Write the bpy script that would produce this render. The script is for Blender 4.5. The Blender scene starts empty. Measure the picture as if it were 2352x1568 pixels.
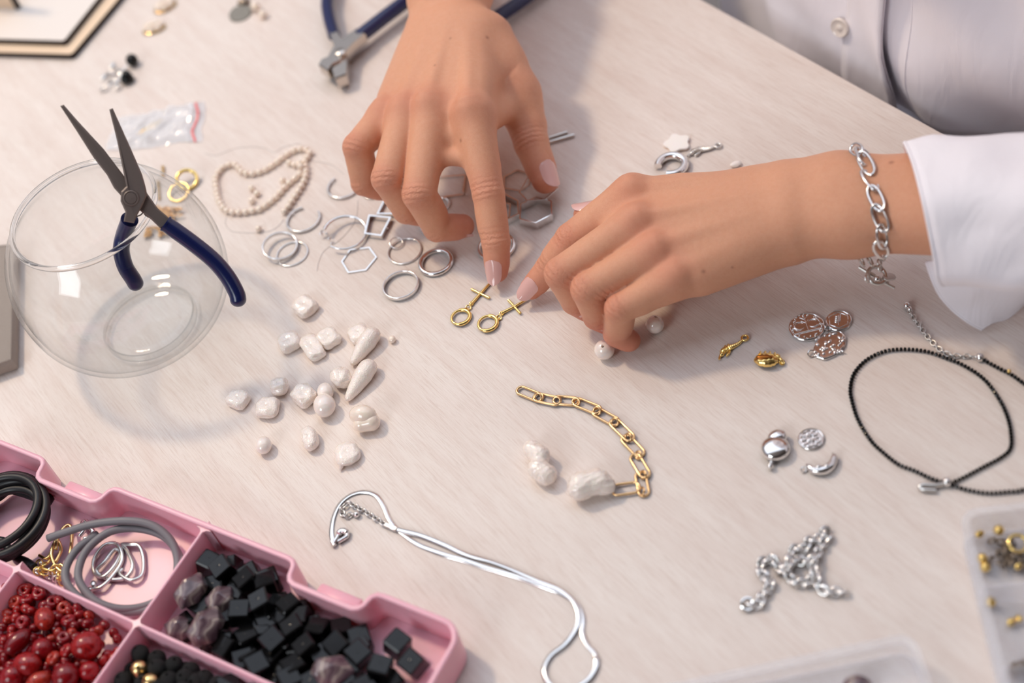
import bpy, bmesh, math, random
import numpy as np
from mathutils import Vector, Matrix
random.seed(7)
RNG = np.random.default_rng(7)
SC = bpy.context.scene
COL = SC.collection
MM = 0.001
PI = math.pi

# ------------------------------------------------------------------ camera
F = 3267.0                      # 50 mm on a 36 mm sensor, in pixels of a 2352 px wide frame
TH, RH, DIST = math.radians(41.0), math.radians(17.5), 690.0     # tilt from straight down, roll, distance (mm)
_d = np.array([math.sin(RH)*math.sin(TH), math.cos(RH)*math.sin(TH), math.cos(TH)])
_h = np.array([0, 0, 1.0]) - _d*_d[2]
_h /= np.linalg.norm(_h)
_r = np.cross(_h, -_d)
CM = np.stack([_r, _h, -_d])    # world = CM @ (x right, y down, z forward)
CAM = -CM @ np.array([0, 0, DIST])


def ray(px, py):
    r = CM @ np.array([px-1176.0, py-784.0, F])
    return r/np.linalg.norm(r)


def P(px, py, h=0.0):
    """the point (mm) at height h over the table top that is seen at this pixel"""
    r = ray(px, py)
    return CAM + r*((h-CAM[2])/r[2])


cam_data = bpy.data.cameras.new('camera')
cam = bpy.data.objects.new('camera', cam_data)
COL.objects.link(cam)
m3 = Matrix([[CM[i][0], -CM[i][1], -CM[i][2]] for i in range(3)])
cam.matrix_world = Matrix.Translation(Vector(CAM*MM)) @ m3.to_4x4()
cam_data.lens = 50.0
cam_data.sensor_width = 36.0
cam_data.clip_start = 0.02
cam_data.clip_end = 50
cam_data.dof.use_dof = True
cam_data.dof.focus_distance = 0.682
cam_data.dof.aperture_fstop = 4.3
SC.camera = cam

# ------------------------------------------------------------------ world, lamps, exposure
w = bpy.data.worlds.new('world')
SC.world = w
w.use_nodes = True
w.node_tree.nodes['Background'].inputs[0].default_value = (0.86, 0.93, 1.07, 1)
w.node_tree.nodes['Background'].inputs[1].default_value = 1.45


def area_light(name, loc, target, size, power, color, shape='DISK', size_y=None):
    l = bpy.data.lights.new(name, 'AREA')
    l.shape = shape
    l.size = size
    if size_y:
        l.size_y = size_y
    l.energy = power
    l.color = color
    o = bpy.data.objects.new(name, l)
    COL.objects.link(o)
    o.location = loc
    o.rotation_euler = (Vector(target)-Vector(loc)).to_track_quat('-Z', 'Y').to_euler()
    return o


KEY_DIR = np.array([-0.38, 0.44, 0.81])
KEY_DIR /= np.linalg.norm(KEY_DIR)
key_lamp = area_light('warm_key_lamp', tuple(np.array([-0.03, 0.02, 0])+KEY_DIR*1.75), (0, 0.02, 0), 0.19, 11.5, (1.0, 0.78, 0.54))
window_light = area_light('window_daylight', (1.7, 1.5, 0.9), (0, 0, 0), 1.2, 1.0, (0.90, 0.95, 1.0), 'RECTANGLE', 1.2)
fill_light_left = area_light('daylight_fill_left', (-1.5, -1.2, 1.1), (0, 0, 0), 0.8, 14.0, (0.90, 0.95, 1.0), 'RECTANGLE', 0.9)  # added cool fill from front left, lifts camera-facing sides and deep shadows

SC.view_settings.view_transform = 'Standard'
SC.view_settings.look = 'None'
SC.view_settings.gamma = 1.0
SC.view_settings.use_curve_mapping = False
SC.view_settings.exposure = 0.05
SC.cycles.use_denoising = True
SC.cycles.max_bounces = 12
SC.cycles.transmission_bounces = 12
SC.cycles.transparent_max_bounces = 16
SC.cycles.sample_clamp_indirect = 6.0
SC.cycles.caustics_reflective = False
SC.cycles.caustics_refractive = True
SC.cycles.blur_glossy = 0.5

# ------------------------------------------------------------------ materials
MATS = {}


def srgb(r, g, b):
    def f(c):
        c /= 255.0
        return c/12.92 if c <= 0.04045 else ((c+0.055)/1.055)**2.4
    return (f(r), f(g), f(b), 1.0)


def mat(name, color=(0.8, 0.8, 0.8, 1), rough=0.5, metal=0.0, **kw):
    m = bpy.data.materials.new(name)
    m.use_nodes = True
    b = m.node_tree.nodes['Principled BSDF']
    b.inputs['Base Color'].default_value = color
    b.inputs['Roughness'].default_value = rough
    b.inputs['Metallic'].default_value = metal
    for k, v in kw.items():
        b.inputs[k.replace('_', ' ')].default_value = v
    MATS[name] = m
    return m


class NT:
    def __init__(self, m):
        self.t = m.node_tree
        self.b = self.t.nodes['Principled BSDF']

    def n(self, typ, **kw):
        x = self.t.nodes.new(typ)
        for k, v in kw.items():
            if hasattr(x, k):
                setattr(x, k, v)
            else:
                x.inputs[k].default_value = v
        return x

    def l(self, a, b):
        self.t.links.new(a, b)

    def tex(self, typ, coord='Object', scale=(1, 1, 1), rot=(0, 0, 0), **kw):
        c = self.n('ShaderNodeTexCoord')
        mp = self.n('ShaderNodeMapping')
        mp.inputs['Scale'].default_value = scale
        mp.inputs['Rotation'].default_value = rot
        self.l(c.outputs[coord], mp.inputs[0])
        x = self.n(typ)
        for k, v in kw.items():
            if k in x.inputs:
                x.inputs[k].default_value = v
            else:
                setattr(x, k, v)
        self.l(mp.outputs[0], x.inputs['Vector'])
        return x

    def ramp(self, src, stops):
        r = self.n('ShaderNodeValToRGB')
        while len(r.color_ramp.elements) < len(stops):
            r.color_ramp.elements.new(0.5)
        for e, (p, c) in zip(r.color_ramp.elements, stops):
            e.position = p
            e.color = c
        self.l(src, r.inputs[0])
        return r

    def bump(self, src, strength, dist):
        b = self.n('ShaderNodeBump')
        b.inputs['Strength'].default_value = strength
        b.inputs['Distance'].default_value = dist
        self.l(src, b.inputs['Height'])
        if self.b.inputs['Normal'].links:
            self.l(self.b.inputs['Normal'].links[0].from_socket, b.inputs['Normal'])
        self.l(b.outputs[0], self.b.inputs['Normal'])
        return b

    def mix(self, a, b, fac, blend='MIX'):
        x = self.n('ShaderNodeMix', data_type='RGBA', blend_type=blend)
        for s, v in ((x.inputs[6], a), (x.inputs[7], b), (x.inputs[0], fac)):
            if hasattr(v, 'is_linked'):
                self.l(v, s)
            else:
                s.default_value = v
        return x.outputs[2]


# ------------------------------------------------------------------ mesh helpers (all in mm, world axes)
ORG = {}


def V(*a):
    return np.array(a, float)


def unit(v):
    v = np.asarray(v, float)
    return v/(np.linalg.norm(v)+1e-12)


def frame(z, x=None):
    z = unit(z)
    a = V(0, 0, 1) if x is None else np.asarray(x, float)
    if abs(unit(a) @ z) > 0.97:
        a = V(1, 0, 0) if abs(z[0]) < 0.9 else V(0, 1, 0)
    xx = unit(a - z*(a @ z))
    return np.stack([xx, np.cross(z, xx), z], 1)       # columns x, y, z


def rot(ax, ang):
    return np.array(Matrix.Rotation(ang, 3, Vector(ax)))


def eul(x, y, z):
    return rot((0, 0, 1), z) @ rot((0, 1, 0), y) @ rot((1, 0, 0), x)


class MB:
    def __init__(self):
        self.v = []
        self.f = []
        self.n = 0

    def add(self, verts, faces):
        verts = np.asarray(verts, float).reshape(-1, 3)
        self.v.append(verts)
        self.f += [tuple(i+self.n for i in f) for f in faces]
        self.n += len(verts)
        return self

    def tube(self, pts, r, n=8, closed=False, up=None, flat=1.0, caps=True):
        """tube along a path; r number or list; flat scales the section along the up axis"""
        pts = np.asarray(pts, float)
        N = len(pts)
        rr = np.broadcast_to(np.asarray(r, float), (N,))
        if closed:
            t = np.roll(pts, -1, 0)-np.roll(pts, 1, 0)
        else:
            t = np.gradient(pts, axis=0)
        t = t/(np.linalg.norm(t, axis=1, keepdims=True)+1e-12)
        if up is None:
            u = frame(t[0])[:, 0]
        else:
            u = np.asarray(up, float)
        V_, a = [], np.arange(n)*2*PI/n
        for i in range(N):
            if up is not None:
                u = np.asarray(up, float)
            u = u-t[i]*(u @ t[i])
            if np.linalg.norm(u) < 1e-6:
                u = frame(t[i])[:, 0]
            u = unit(u)
            s = np.cross(t[i], u)
            V_.append(pts[i]+rr[i]*(np.outer(np.cos(a)*flat, u)+np.outer(np.sin(a), s)))
        fs = []
        for i in range(N if closed else N-1):
            j = (i+1) % N
            for k in range(n):
                l = (k+1) % n
                fs.append((i*n+k, i*n+l, j*n+l, j*n+k))
        if caps and not closed:
            fs.append(tuple(range(n-1, -1, -1)))
            fs.append(tuple((N-1)*n+k for k in range(n)))
        return self.add(np.concatenate(V_), fs)

    def strip(self, pts, prof, up, closed=False, caps=True):
        """sweep a closed 2D profile [(side, up)...] along a path with a fixed up axis"""
        pts = np.asarray(pts, float)
        N, n = len(pts), len(prof)
        t = (np.roll(pts, -1, 0)-np.roll(pts, 1, 0)) if closed else np.gradient(pts, axis=0)
        V_ = []
        for i in range(N):
            ti = unit(t[i])
            s = unit(np.cross(ti, up))
            u = np.cross(s, ti)
            V_ += [pts[i]+s*a+u*b for a, b in prof]
        fs = []
        for i in range(N if closed else N-1):
            j = (i+1) % N
            for k in range(n):
                l = (k+1) % n
                fs.append((i*n+k, i*n+l, j*n+l, j*n+k))
        if caps and not closed:
            fs.append(tuple(range(n-1, -1, -1)))
            fs.append(tuple((N-1)*n+k for k in range(n)))
        return self.add(V_, fs)

    def poly_ring(self, pts, w, h, z0=0.0):
        """mitred band: closed polygon in the table plane, wall w thick, h high"""
        pts = [np.asarray(p, float) for p in pts]
        N = len(pts)
        vs = []
        for i in range(N):
            a, b, c = pts[i-1], pts[i], pts[(i+1) % N]
            d1, d2 = unit(b-a), unit(c-b)
            n1, n2 = V(d1[1], -d1[0], 0), V(d2[1], -d2[0], 0)
            m = unit(n1+n2)
            m = m/max(0.3, m @ n1)
            for s, z in ((-.5, 0), (.5, 0), (.5, 1), (-.5, 1)):
                vs.append(b+m*w*s+V(0, 0, z0+z*h))
        fs = []
        for i in range(N):
            j = (i+1) % N
            for k in range(4):
                l = (k+1) % 4
                fs.append((i*4+k, j*4+k, j*4+l, i*4+l))
        return self.add(vs, fs)

    def sphere(self, c, r, R=None, nu=16, nv=10, fn=None):
        r = np.broadcast_to(np.asarray(r, float), (3,))
        R = np.eye(3) if R is None else R
        vs = [V(0, 0, 1)]
        for i in range(1, nv):
            a = PI*i/nv
            for k in range(nu):
                b = 2*PI*k/nu
                vs.append(V(math.sin(a)*math.cos(b), math.sin(a)*math.sin(b), math.cos(a)))
        vs.append(V(0, 0, -1))
        vs = np.array(vs)
        q = vs*(fn(vs)[:, None] if fn else 1.0)
        out = (q*r) @ R.T+np.asarray(c, float)
        fs = [(0, 1+k, 1+(k+1) % nu) for k in range(nu)]
        for i in range(nv-2):
            for k in range(nu):
                a, b = 1+i*nu+k, 1+i*nu+(k+1) % nu
                fs.append((a, a+nu, b+nu, b))
        L = len(vs)-1
        o = 1+(nv-2)*nu
        fs += [(L, o+(k+1) % nu, o+k) for k in range(nu)]
        return self.add(out, fs)

    def lathe(self, prof, c=(0, 0, 0), R=None, n=32, closed=False):
        """prof [(radius, z)...] about local z"""
        R = np.eye(3) if R is None else R
        a = np.arange(n)*2*PI/n
        vs, fs = [], []
        for (r, z) in prof:
            vs.append(np.stack([r*np.cos(a), r*np.sin(a), np.full(n, z)], 1))
        N = len(prof)
        for i in range(N if closed else N-1):
            j = (i+1) % N
            for k in range(n):
                l = (k+1) % n
                fs.append((i*n+k, i*n+l, j*n+l, j*n+k))
        if not closed:
            if prof[0][0] > 1e-6:
                fs.append(tuple(range(n-1, -1, -1)))
            if prof[-1][0] > 1e-6:
                fs.append(tuple((N-1)*n+k for k in range(n)))
        return self.add(np.concatenate(vs) @ R.T+np.asarray(c, float), fs)

    def prism(self, outline, z0, z1, c=(0, 0, 0), R=None, bev=0.0):
        """extrude a 2D outline (ccw) along local z; bev insets the two rims"""
        R = np.eye(3) if R is None else R
        o = np.asarray(outline, float)
        n = len(o)
        cen = o.mean(0)
        ext = np.abs(o-cen).max()
        k = 1-bev/max(ext, 1e-6)
        rings = [(o, z0), (o, z1)] if bev <= 0 else [(cen+(o-cen)*k, z0), (o, z0+bev), (o, z1-bev), (cen+(o-cen)*k, z1)]
        vs = np.concatenate([np.column_stack([q, np.full(n, z)]) for q, z in rings])
        fs = []
        for i in range(len(rings)-1):
            for a in range(n):
                b = (a+1) % n
                fs.append((i*n+a, i*n+b, (i+1)*n+b, (i+1)*n+a))
        fs.append(tuple(range(n-1, -1, -1)))
        fs.append(tuple((len(rings)-1)*n+a for a in range(n)))
        return self.add(vs @ R.T+np.asarray(c, float), fs)

    def box(self, c, size, R=None, bev=0.0):
        R = np.eye(3) if R is None else R
        sx, sy, sz = np.asarray(size, float)/2
        b = bev
        if b <= 0:
            vs = [V(x, y, z) for z in (-sz, sz) for x, y in ((-sx, -sy), (sx, -sy), (sx, sy), (-sx, sy))]
            fs = [(3, 2, 1, 0), (4, 5, 6, 7)]+[(i, (i+1) % 4, 4+(i+1) % 4, 4+i) for i in range(4)]
            return self.add(np.array(vs) @ R.T+np.asarray(c, float), fs)
        vs, idx, fs = [], {}, []
        for sgn in [(a, d, e) for a in (-1, 1) for d in (-1, 1) for e in (-1, 1)]:
            for ax in range(3):
                p = [s*(h-b) for s, h in zip(sgn, (sx, sy, sz))]
                p[ax] = sgn[ax]*(sx, sy, sz)[ax]
                idx[(sgn, ax)] = len(vs)
                vs.append(V(*p))
        S = [(a, d, e) for a in (-1, 1) for d in (-1, 1) for e in (-1, 1)]

        def q(ids):
            p = np.array([vs[i] for i in ids])
            nrm = np.cross(p[1]-p[0], p[2]-p[0])
            return ids if nrm @ p.mean(0) > 0 else ids[::-1]
        for ax in range(3):
            o1, o2 = [k for k in range(3) if k != ax]
            for s in (-1, 1):
                cs = []
                for t1, t2 in ((-1, -1), (1, -1), (1, 1), (-1, 1)):
                    g = [0, 0, 0]
                    g[ax], g[o1], g[o2] = s, t1, t2
                    cs.append(idx[(tuple(g), ax)])
                fs.append(q(tuple(cs)))
            for t1 in (-1, 1):
                for t2 in (-1, 1):
                    g0, g1 = [0, 0, 0], [0, 0, 0]
                    g0[ax], g0[o1], g0[o2] = -1, t1, t2
                    g1[ax], g1[o1], g1[o2] = 1, t1, t2
                    fs.append(q((idx[(tuple(g0), o1)], idx[(tuple(g1), o1)], idx[(tuple(g1), o2)], idx[(tuple(g0), o2)])))
        for g in S:
            fs.append(q((idx[(g, 0)], idx[(g, 1)], idx[(g, 2)])))
        return self.add(np.array(vs) @ R.T+np.asarray(c, float), fs)

    def build(self, name, m, parent=None, org=None, smooth=True, angle=40, kind=None):
        vs = np.concatenate(self.v)
        if parent is not None:
            o0 = ORG[parent.name]
        elif org is not None:
            o0 = np.asarray(org, float)
        else:
            lo, hi = vs.min(0), vs.max(0)
            o0 = V((lo[0]+hi[0])/2, (lo[1]+hi[1])/2, lo[2])
        me = bpy.data.meshes.new(name)
        me.from_pydata(((vs-o0)*MM).tolist(), [], self.f)
        if smooth:
            me.shade_smooth()
            if angle < 180:
                me.set_sharp_from_angle(angle=math.radians(angle))
        me.materials.append(MATS[m] if isinstance(m, str) else m)
        ob = bpy.data.objects.new(name, me)
        COL.objects.link(ob)
        if parent is not None:
            ob.parent = parent
        else:
            ob.location = o0*MM
        ORG[ob.name] = o0
        if kind:
            ob['kind'] = kind
        return ob


def tag(o, label, cat, group=None):
    o['label'] = label
    o['category'] = cat
    if group:
        o['group'] = group
    return o


def thing(name, label, cat, loc, group=None):
    o = bpy.data.objects.new(name, None)
    o.empty_display_size = 0.01
    COL.objects.link(o)
    loc = np.asarray(loc, float)
    o.location = loc*MM
    ORG[o.name] = loc
    return tag(o, label, cat, group)


def copy_tree(o, parent=None):
    c = o.copy()
    COL.objects.link(c)
    if parent is not None:
        c.parent = parent
    for ch in list(o.children):
        copy_tree(ch, c)
    return c


def place(o, loc, R=None, s=1.0):
    M4 = Matrix.Translation(Vector(np.asarray(loc, float)*MM))
    if R is not None:
        M4 = M4 @ Matrix(np.asarray(R).tolist()).to_4x4()
    o.matrix_world = M4 @ Matrix.Scale(s, 4)
    return o


def circle(c, r, R=None, n=40, a0=0.0, a1=2*PI, closed=True):
    R = np.eye(3) if R is None else R
    a = a0+(a1-a0)*(np.arange(n)/n if closed else np.linspace(0, 1, n))
    return np.asarray(c, float)+np.stack([r*np.cos(a), r*np.sin(a), 0*a], 1) @ R.T


def spline(pts, n=8, closed=False):
    """Catmull-Rom through the points"""
    p = np.asarray(pts, float)
    N = len(p)
    out = []
    for i in range(N if closed else N-1):
        if closed:
            a, b, c, d = p[i-1], p[i], p[(i+1) % N], p[(i+2) % N]
        else:
            a, b, c, d = p[max(i-1, 0)], p[i], p[i+1], p[min(i+2, N-1)]
        for t in np.arange(n)/n:
            out.append(0.5*(2*b+(c-a)*t+(2*a-5*b+4*c-d)*t*t+(3*b-a-3*c+d)*t**3))
    if not closed:
        out.append(p[-1])
    return np.array(out)


def resample(pts, step, closed=False):
    p = np.asarray(pts, float)
    if closed:
        p = np.vstack([p, p[:1]])
    s = np.concatenate([[0], np.cumsum(np.linalg.norm(np.diff(p, axis=0), axis=1))])
    k = max(1, int(round(s[-1]/step)))
    q = np.linspace(0, s[-1], k+1)
    if closed:
        q = q[:-1]
    return np.stack([np.interp(q, s, p[:, i]) for i in range(3)], 1)


def pxpath(pts, h=0.0):
    hs = h if isinstance(h, (list, tuple)) else [h]*len(pts)
    return np.array([P(x, y, z) for (x, y), z in zip(pts, hs)])


def wob(seed, amp, freq=2.0, k=6):
    """smooth lumpy radius function on the unit sphere"""
    g = np.random.default_rng(seed)
    ds = g.normal(size=(k, 3))
    ds /= np.linalg.norm(ds, axis=1, keepdims=True)
    ph = g.uniform(0, 6.28, k)
    am = g.uniform(0.4, 1, k)

    def fn(v):
        return 1+amp*(np.sin(v @ ds.T*freq*2+ph)*am).sum(1)/math.sqrt(k)
    return fn
# ------------------------------------------------------------------ room shell
def flat(name, color, rough=0.8):
    m = mat(name, color, rough)
    t = NT(m)
    n_ = t.tex('ShaderNodeTexNoise', scale=(6, 6, 6), Detail=4.0)
    c2 = tuple(c*0.9 for c in color[:3])+(1,)
    t.l(t.mix(color, c2, n_.outputs[0]), t.b.inputs['Base Color'])
    return m


flat('floor_grey', srgb(150, 142, 138), 0.5)
flat('wall_paint', srgb(196, 190, 188), 0.85)
flat('wall_dark', srgb(104, 92, 86), 0.85)


def struct(name, c, size, m):
    o = MB().box(c, size).build(name, m, org=(0, 0, -740))
    o['kind'] = 'structure'
    return o


struct('floor', (0, 0, -770), (5200, 5200, 60), 'floor_grey')
struct('wall_left', (-2400, 0, 600), (80, 4880, 2680), 'wall_paint')
struct('wall_right', (2400, 0, 600), (80, 4880, 2680), 'wall_dark')
struct('wall_back', (0, 2400, 600), (4720, 80, 2680), 'wall_paint')
struct('wall_front', (0, -2400, 600), (4720, 80, 2680), 'wall_dark')

struct('front_sky_blocker', (0, -1270, 1990), (4880, 2260, 80), 'wall_paint')  # unseen half ceiling, added to keep sky light off the camera-facing sides

# ------------------------------------------------------------------ table: whitewashed wood, grain parallel to its long edge
E0, E1 = P(1620, 0), P(2180, 310)
EDGE = unit(E1-E0)                       # along the edge, towards the viewer
EOUT = V(-EDGE[1], EDGE[0], 0)           # away from the table, towards the sitter
if EOUT[0] < 0:
    EOUT = -EOUT
GRAIN = math.atan2(EDGE[1], EDGE[0])
m = mat('whitewashed_wood', srgb(232, 214, 202), 0.46)
t = NT(m)


def grainmap(t, sx, sy, typ='ShaderNodeTexNoise', **kw):
    c = t.n('ShaderNodeTexCoord')
    r1 = t.n('ShaderNodeMapping')
    r1.inputs['Rotation'].default_value = (0, 0, -GRAIN)
    t.l(c.outputs['Object'], r1.inputs[0])
    r2 = t.n('ShaderNodeMapping')
    r2.inputs['Scale'].default_value = (sx, sy, 20)
    t.l(r1.outputs[0], r2.inputs[0])
    x = t.n(typ)
    for k, v in kw.items():
        x.inputs[k].default_value = v
    t.l(r2.outputs[0], x.inputs['Vector'])
    return x


broad = grainmap(t, 2.5, 24, Detail=5.0, Roughness=0.62, Distortion=0.35)
fine = grainmap(t, 16, 330, Detail=4.0, Roughness=0.7, Distortion=0.15)
streak = grainmap(t, 6, 130, Detail=6.0, Roughness=0.75, Distortion=0.3)
dash = grainmap(t, 34, 900, Detail=2.0)
wash = grainmap(t, 4, 22, Detail=6.0, Roughness=0.7)
W_ = [(0, 0, 0, 1), (1, 1, 1, 1)]
c1 = t.mix(srgb(233, 223, 216), srgb(226, 212, 204), t.ramp(broad.outputs[0], [(0.38, W_[0]), (0.66, W_[1])]).outputs[0])
wf = t.n('ShaderNodeMath', operation='MULTIPLY')
t.l(t.ramp(wash.outputs[0], [(0.46, W_[0]), (0.74, W_[1])]).outputs[0], wf.inputs[0])
wf.inputs[1].default_value = 0.5
c2 = t.mix(c1, srgb(241, 231, 225), wf.outputs[0])
sf = t.n('ShaderNodeMath', operation='MULTIPLY')
t.l(t.ramp(streak.outputs[0], [(0.54, W_[0]), (0.74, W_[1])]).outputs[0], sf.inputs[0])
sf.inputs[1].default_value = 0.72
c3 = t.mix(c2, srgb(208, 187, 176), sf.outputs[0])
ff = t.n('ShaderNodeMath', operation='MULTIPLY')
t.l(t.ramp(fine.outputs[0], [(0.50, W_[0]), (0.72, W_[1])]).outputs[0], ff.inputs[0])
ff.inputs[1].default_value = 0.80
c4 = t.mix(c3, srgb(210, 191, 181), ff.outputs[0])
df = t.n('ShaderNodeMath', operation='MULTIPLY')
t.l(t.ramp(dash.outputs[0], [(0.71, W_[0]), (0.80, W_[1])]).outputs[0], df.inputs[0])
df.inputs[1].default_value = 0.5
c5 = t.mix(c4, srgb(168, 136, 118), df.outputs[0])
t.l(c5, t.b.inputs['Base Color'])
t.bump(fine.outputs[0], 0.22, 0.0006)
t.bump(streak.outputs[0], 0.10, 0.0008)
t.l(t.ramp(wash.outputs[0], [(0.3, (0.38, 0.38, 0.38, 1)), (0.7, (0.52, 0.52, 0.52, 1))]).outputs[0], t.b.inputs['Roughness'])

RT = frame((0, 0, 1), EDGE)
tc = (E0+E1)/2-EOUT*430+EDGE*60
table = thing('table', 'whitewashed wooden work table strewn with jewellery findings', 'table', (tc[0], tc[1], -740))
MB().box(tc+V(0, 0, -14), (1500, 860, 28), RT, bev=1.6).build('tabletop', 'whitewashed_wood', table)
MB().box(tc+V(0, 0, -60), (1340, 700, 62), RT, bev=1).build('apron', 'whitewashed_wood', table)
for sx in (-1, 1):
    for sy in (-1, 1):
        MB().box(tc+RT @ V(sx*650, sy*345, 0)+V(0, 0, -384), (54, 54, 712), RT, bev=2).build('leg', 'whitewashed_wood', table)
# ------------------------------------------------------------------ skin: a smooth signed-distance body, polygonised by surface nets
def smin(a, b, k):
    h = np.maximum(k-np.abs(a-b), 0)/k
    return np.minimum(a, b)-h*h*k*0.25


class Field:
    def __init__(self, lo, hi, res):
        self.res = res
        self.lo = np.asarray(lo, float)
        self.n = np.ceil((np.asarray(hi, float)-self.lo)/res).astype(int)+1
        self.ax = [(self.lo[i]+np.arange(self.n[i])*res).astype(np.float32) for i in range(3)]

    def new(self):
        return np.full(self.n, 60.0, np.float32)

    def cone(self, D, a, b, r1, r2, k, sub=False):
        a, b = np.asarray(a, float), np.asarray(b, float)
        m = max(r1, r2)+k+3
        i0 = np.clip(((np.minimum(a, b)-m-self.lo)/self.res).astype(int), 0, self.n-1)
        i1 = np.clip(((np.maximum(a, b)+m-self.lo)/self.res).astype(int)+1, 1, self.n)
        if (i1 <= i0).any():
            return
        sl = tuple(slice(p, q) for p, q in zip(i0, i1))
        X = [self.ax[i][sl[i]].astype(np.float32)-np.float32(a[i]) for i in range(3)]
        x, y, z = X[0][:, None, None], X[1][None, :, None], X[2][None, None, :]
        ba = (b-a).astype(np.float32)
        l2 = float(ba @ ba)+1e-6
        l = math.sqrt(l2)
        u = ba/l
        rr = r1-r2
        if abs(rr) >= l:
            rr = math.copysign(l*0.98, rr)
        yy = x*u[0]+y*u[1]+z*u[2]                      # distance along the axis
        q2 = np.maximum(x*x+y*y+z*z-yy*yy, 0)
        q = np.sqrt(q2)
        sn = rr/l
        cs = math.sqrt(max(1-sn*sn, 1e-6))
        t = np.clip(yy+q*sn/cs, 0, l)                  # foot point on the axis, sheared by the taper
        r = r1-rr*t/l
        d = np.sqrt(q2+(yy-t)**2)-r
        if sub:
            D[sl] = -smin(-D[sl], d, k)
        else:
            D[sl] = smin(D[sl], d, k) if k > 0 else np.minimum(D[sl], d)

    def nets(self, D):
        s = D < 0
        n = self.n
        c = np.zeros((n[0]-1, n[1]-1, n[2]-1), np.int8)
        for dx in (0, 1):
            for dy in (0, 1):
                for dz in (0, 1):
                    c += s[dx:n[0]-1+dx, dy:n[1]-1+dy, dz:n[2]-1+dz]
        act = (c > 0) & (c < 8)
        idx = np.full(act.shape, -1, np.int32)
        ijk = np.argwhere(act)
        idx[act] = np.arange(len(ijk))
        acc, cnt = np.zeros((len(ijk), 3)), np.zeros(len(ijk))
        I, J, K = ijk.T
        cor = [(a, b, e) for a in (0, 1) for b in (0, 1) for e in (0, 1)]
        for p in cor:
            for ax in range(3):
                if p[ax] == 1:
                    continue
                q = list(p)
                q[ax] = 1
                d0 = D[I+p[0], J+p[1], K+p[2]].astype(float)
                d1 = D[I+q[0], J+q[1], K+q[2]].astype(float)
                m = (d0 < 0) != (d1 < 0)
                t = np.where(m, d0/np.where(m, d0-d1, 1), 0)
                pt = np.tile(np.array(p, float), (len(ijk), 1))
                pt[:, ax] += t
                acc[m] += pt[m]
                cnt[m] += 1
        vs = self.lo+(ijk+acc/cnt[:, None])*self.res
        faces = []
        for ax in range(3):
            o1, o2 = (ax+1) % 3, (ax+2) % 3
            sl0 = [slice(None)]*3
            sl1 = [slice(None)]*3
            sl0[ax], sl1[ax] = slice(0, n[ax]-1), slice(1, n[ax])
            e = s[tuple(sl0)] != s[tuple(sl1)]
            ed = np.argwhere(e)
            ed = ed[(ed[:, o1] > 0) & (ed[:, o2] > 0) & (ed[:, o1] < n[o1]-1) & (ed[:, o2] < n[o2]-1)]
            ins = s[tuple(ed.T)]
            q = []
            for a, b in ((-1, -1), (0, -1), (0, 0), (-1, 0)):
                c_ = ed.copy()
                c_[:, o1] += a
                c_[:, o2] += b
                q.append(idx[tuple(c_.T)])
            q = np.stack(q, 1)
            q[~ins] = q[~ins][:, ::-1]
            faces.append(q)
        return vs, np.concatenate(faces)


def relax(vs, quads, it=2, lam=0.5):
    e = np.concatenate([quads[:, [0, 1]], quads[:, [1, 2]], quads[:, [2, 3]], quads[:, [3, 0]]])
    for _ in range(it):
        for l in (lam, -lam*1.04):
            s, c = np.zeros_like(vs), np.zeros(len(vs))
            for a, b in ((0, 1), (1, 0)):
                for k in range(3):
                    s[:, k] += np.bincount(e[:, a], vs[e[:, b], k], len(vs))
                c += np.bincount(e[:, a], minlength=len(vs))
            vs = vs+l*(s/np.maximum(c, 1)[:, None]-vs)
    return vs


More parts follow.
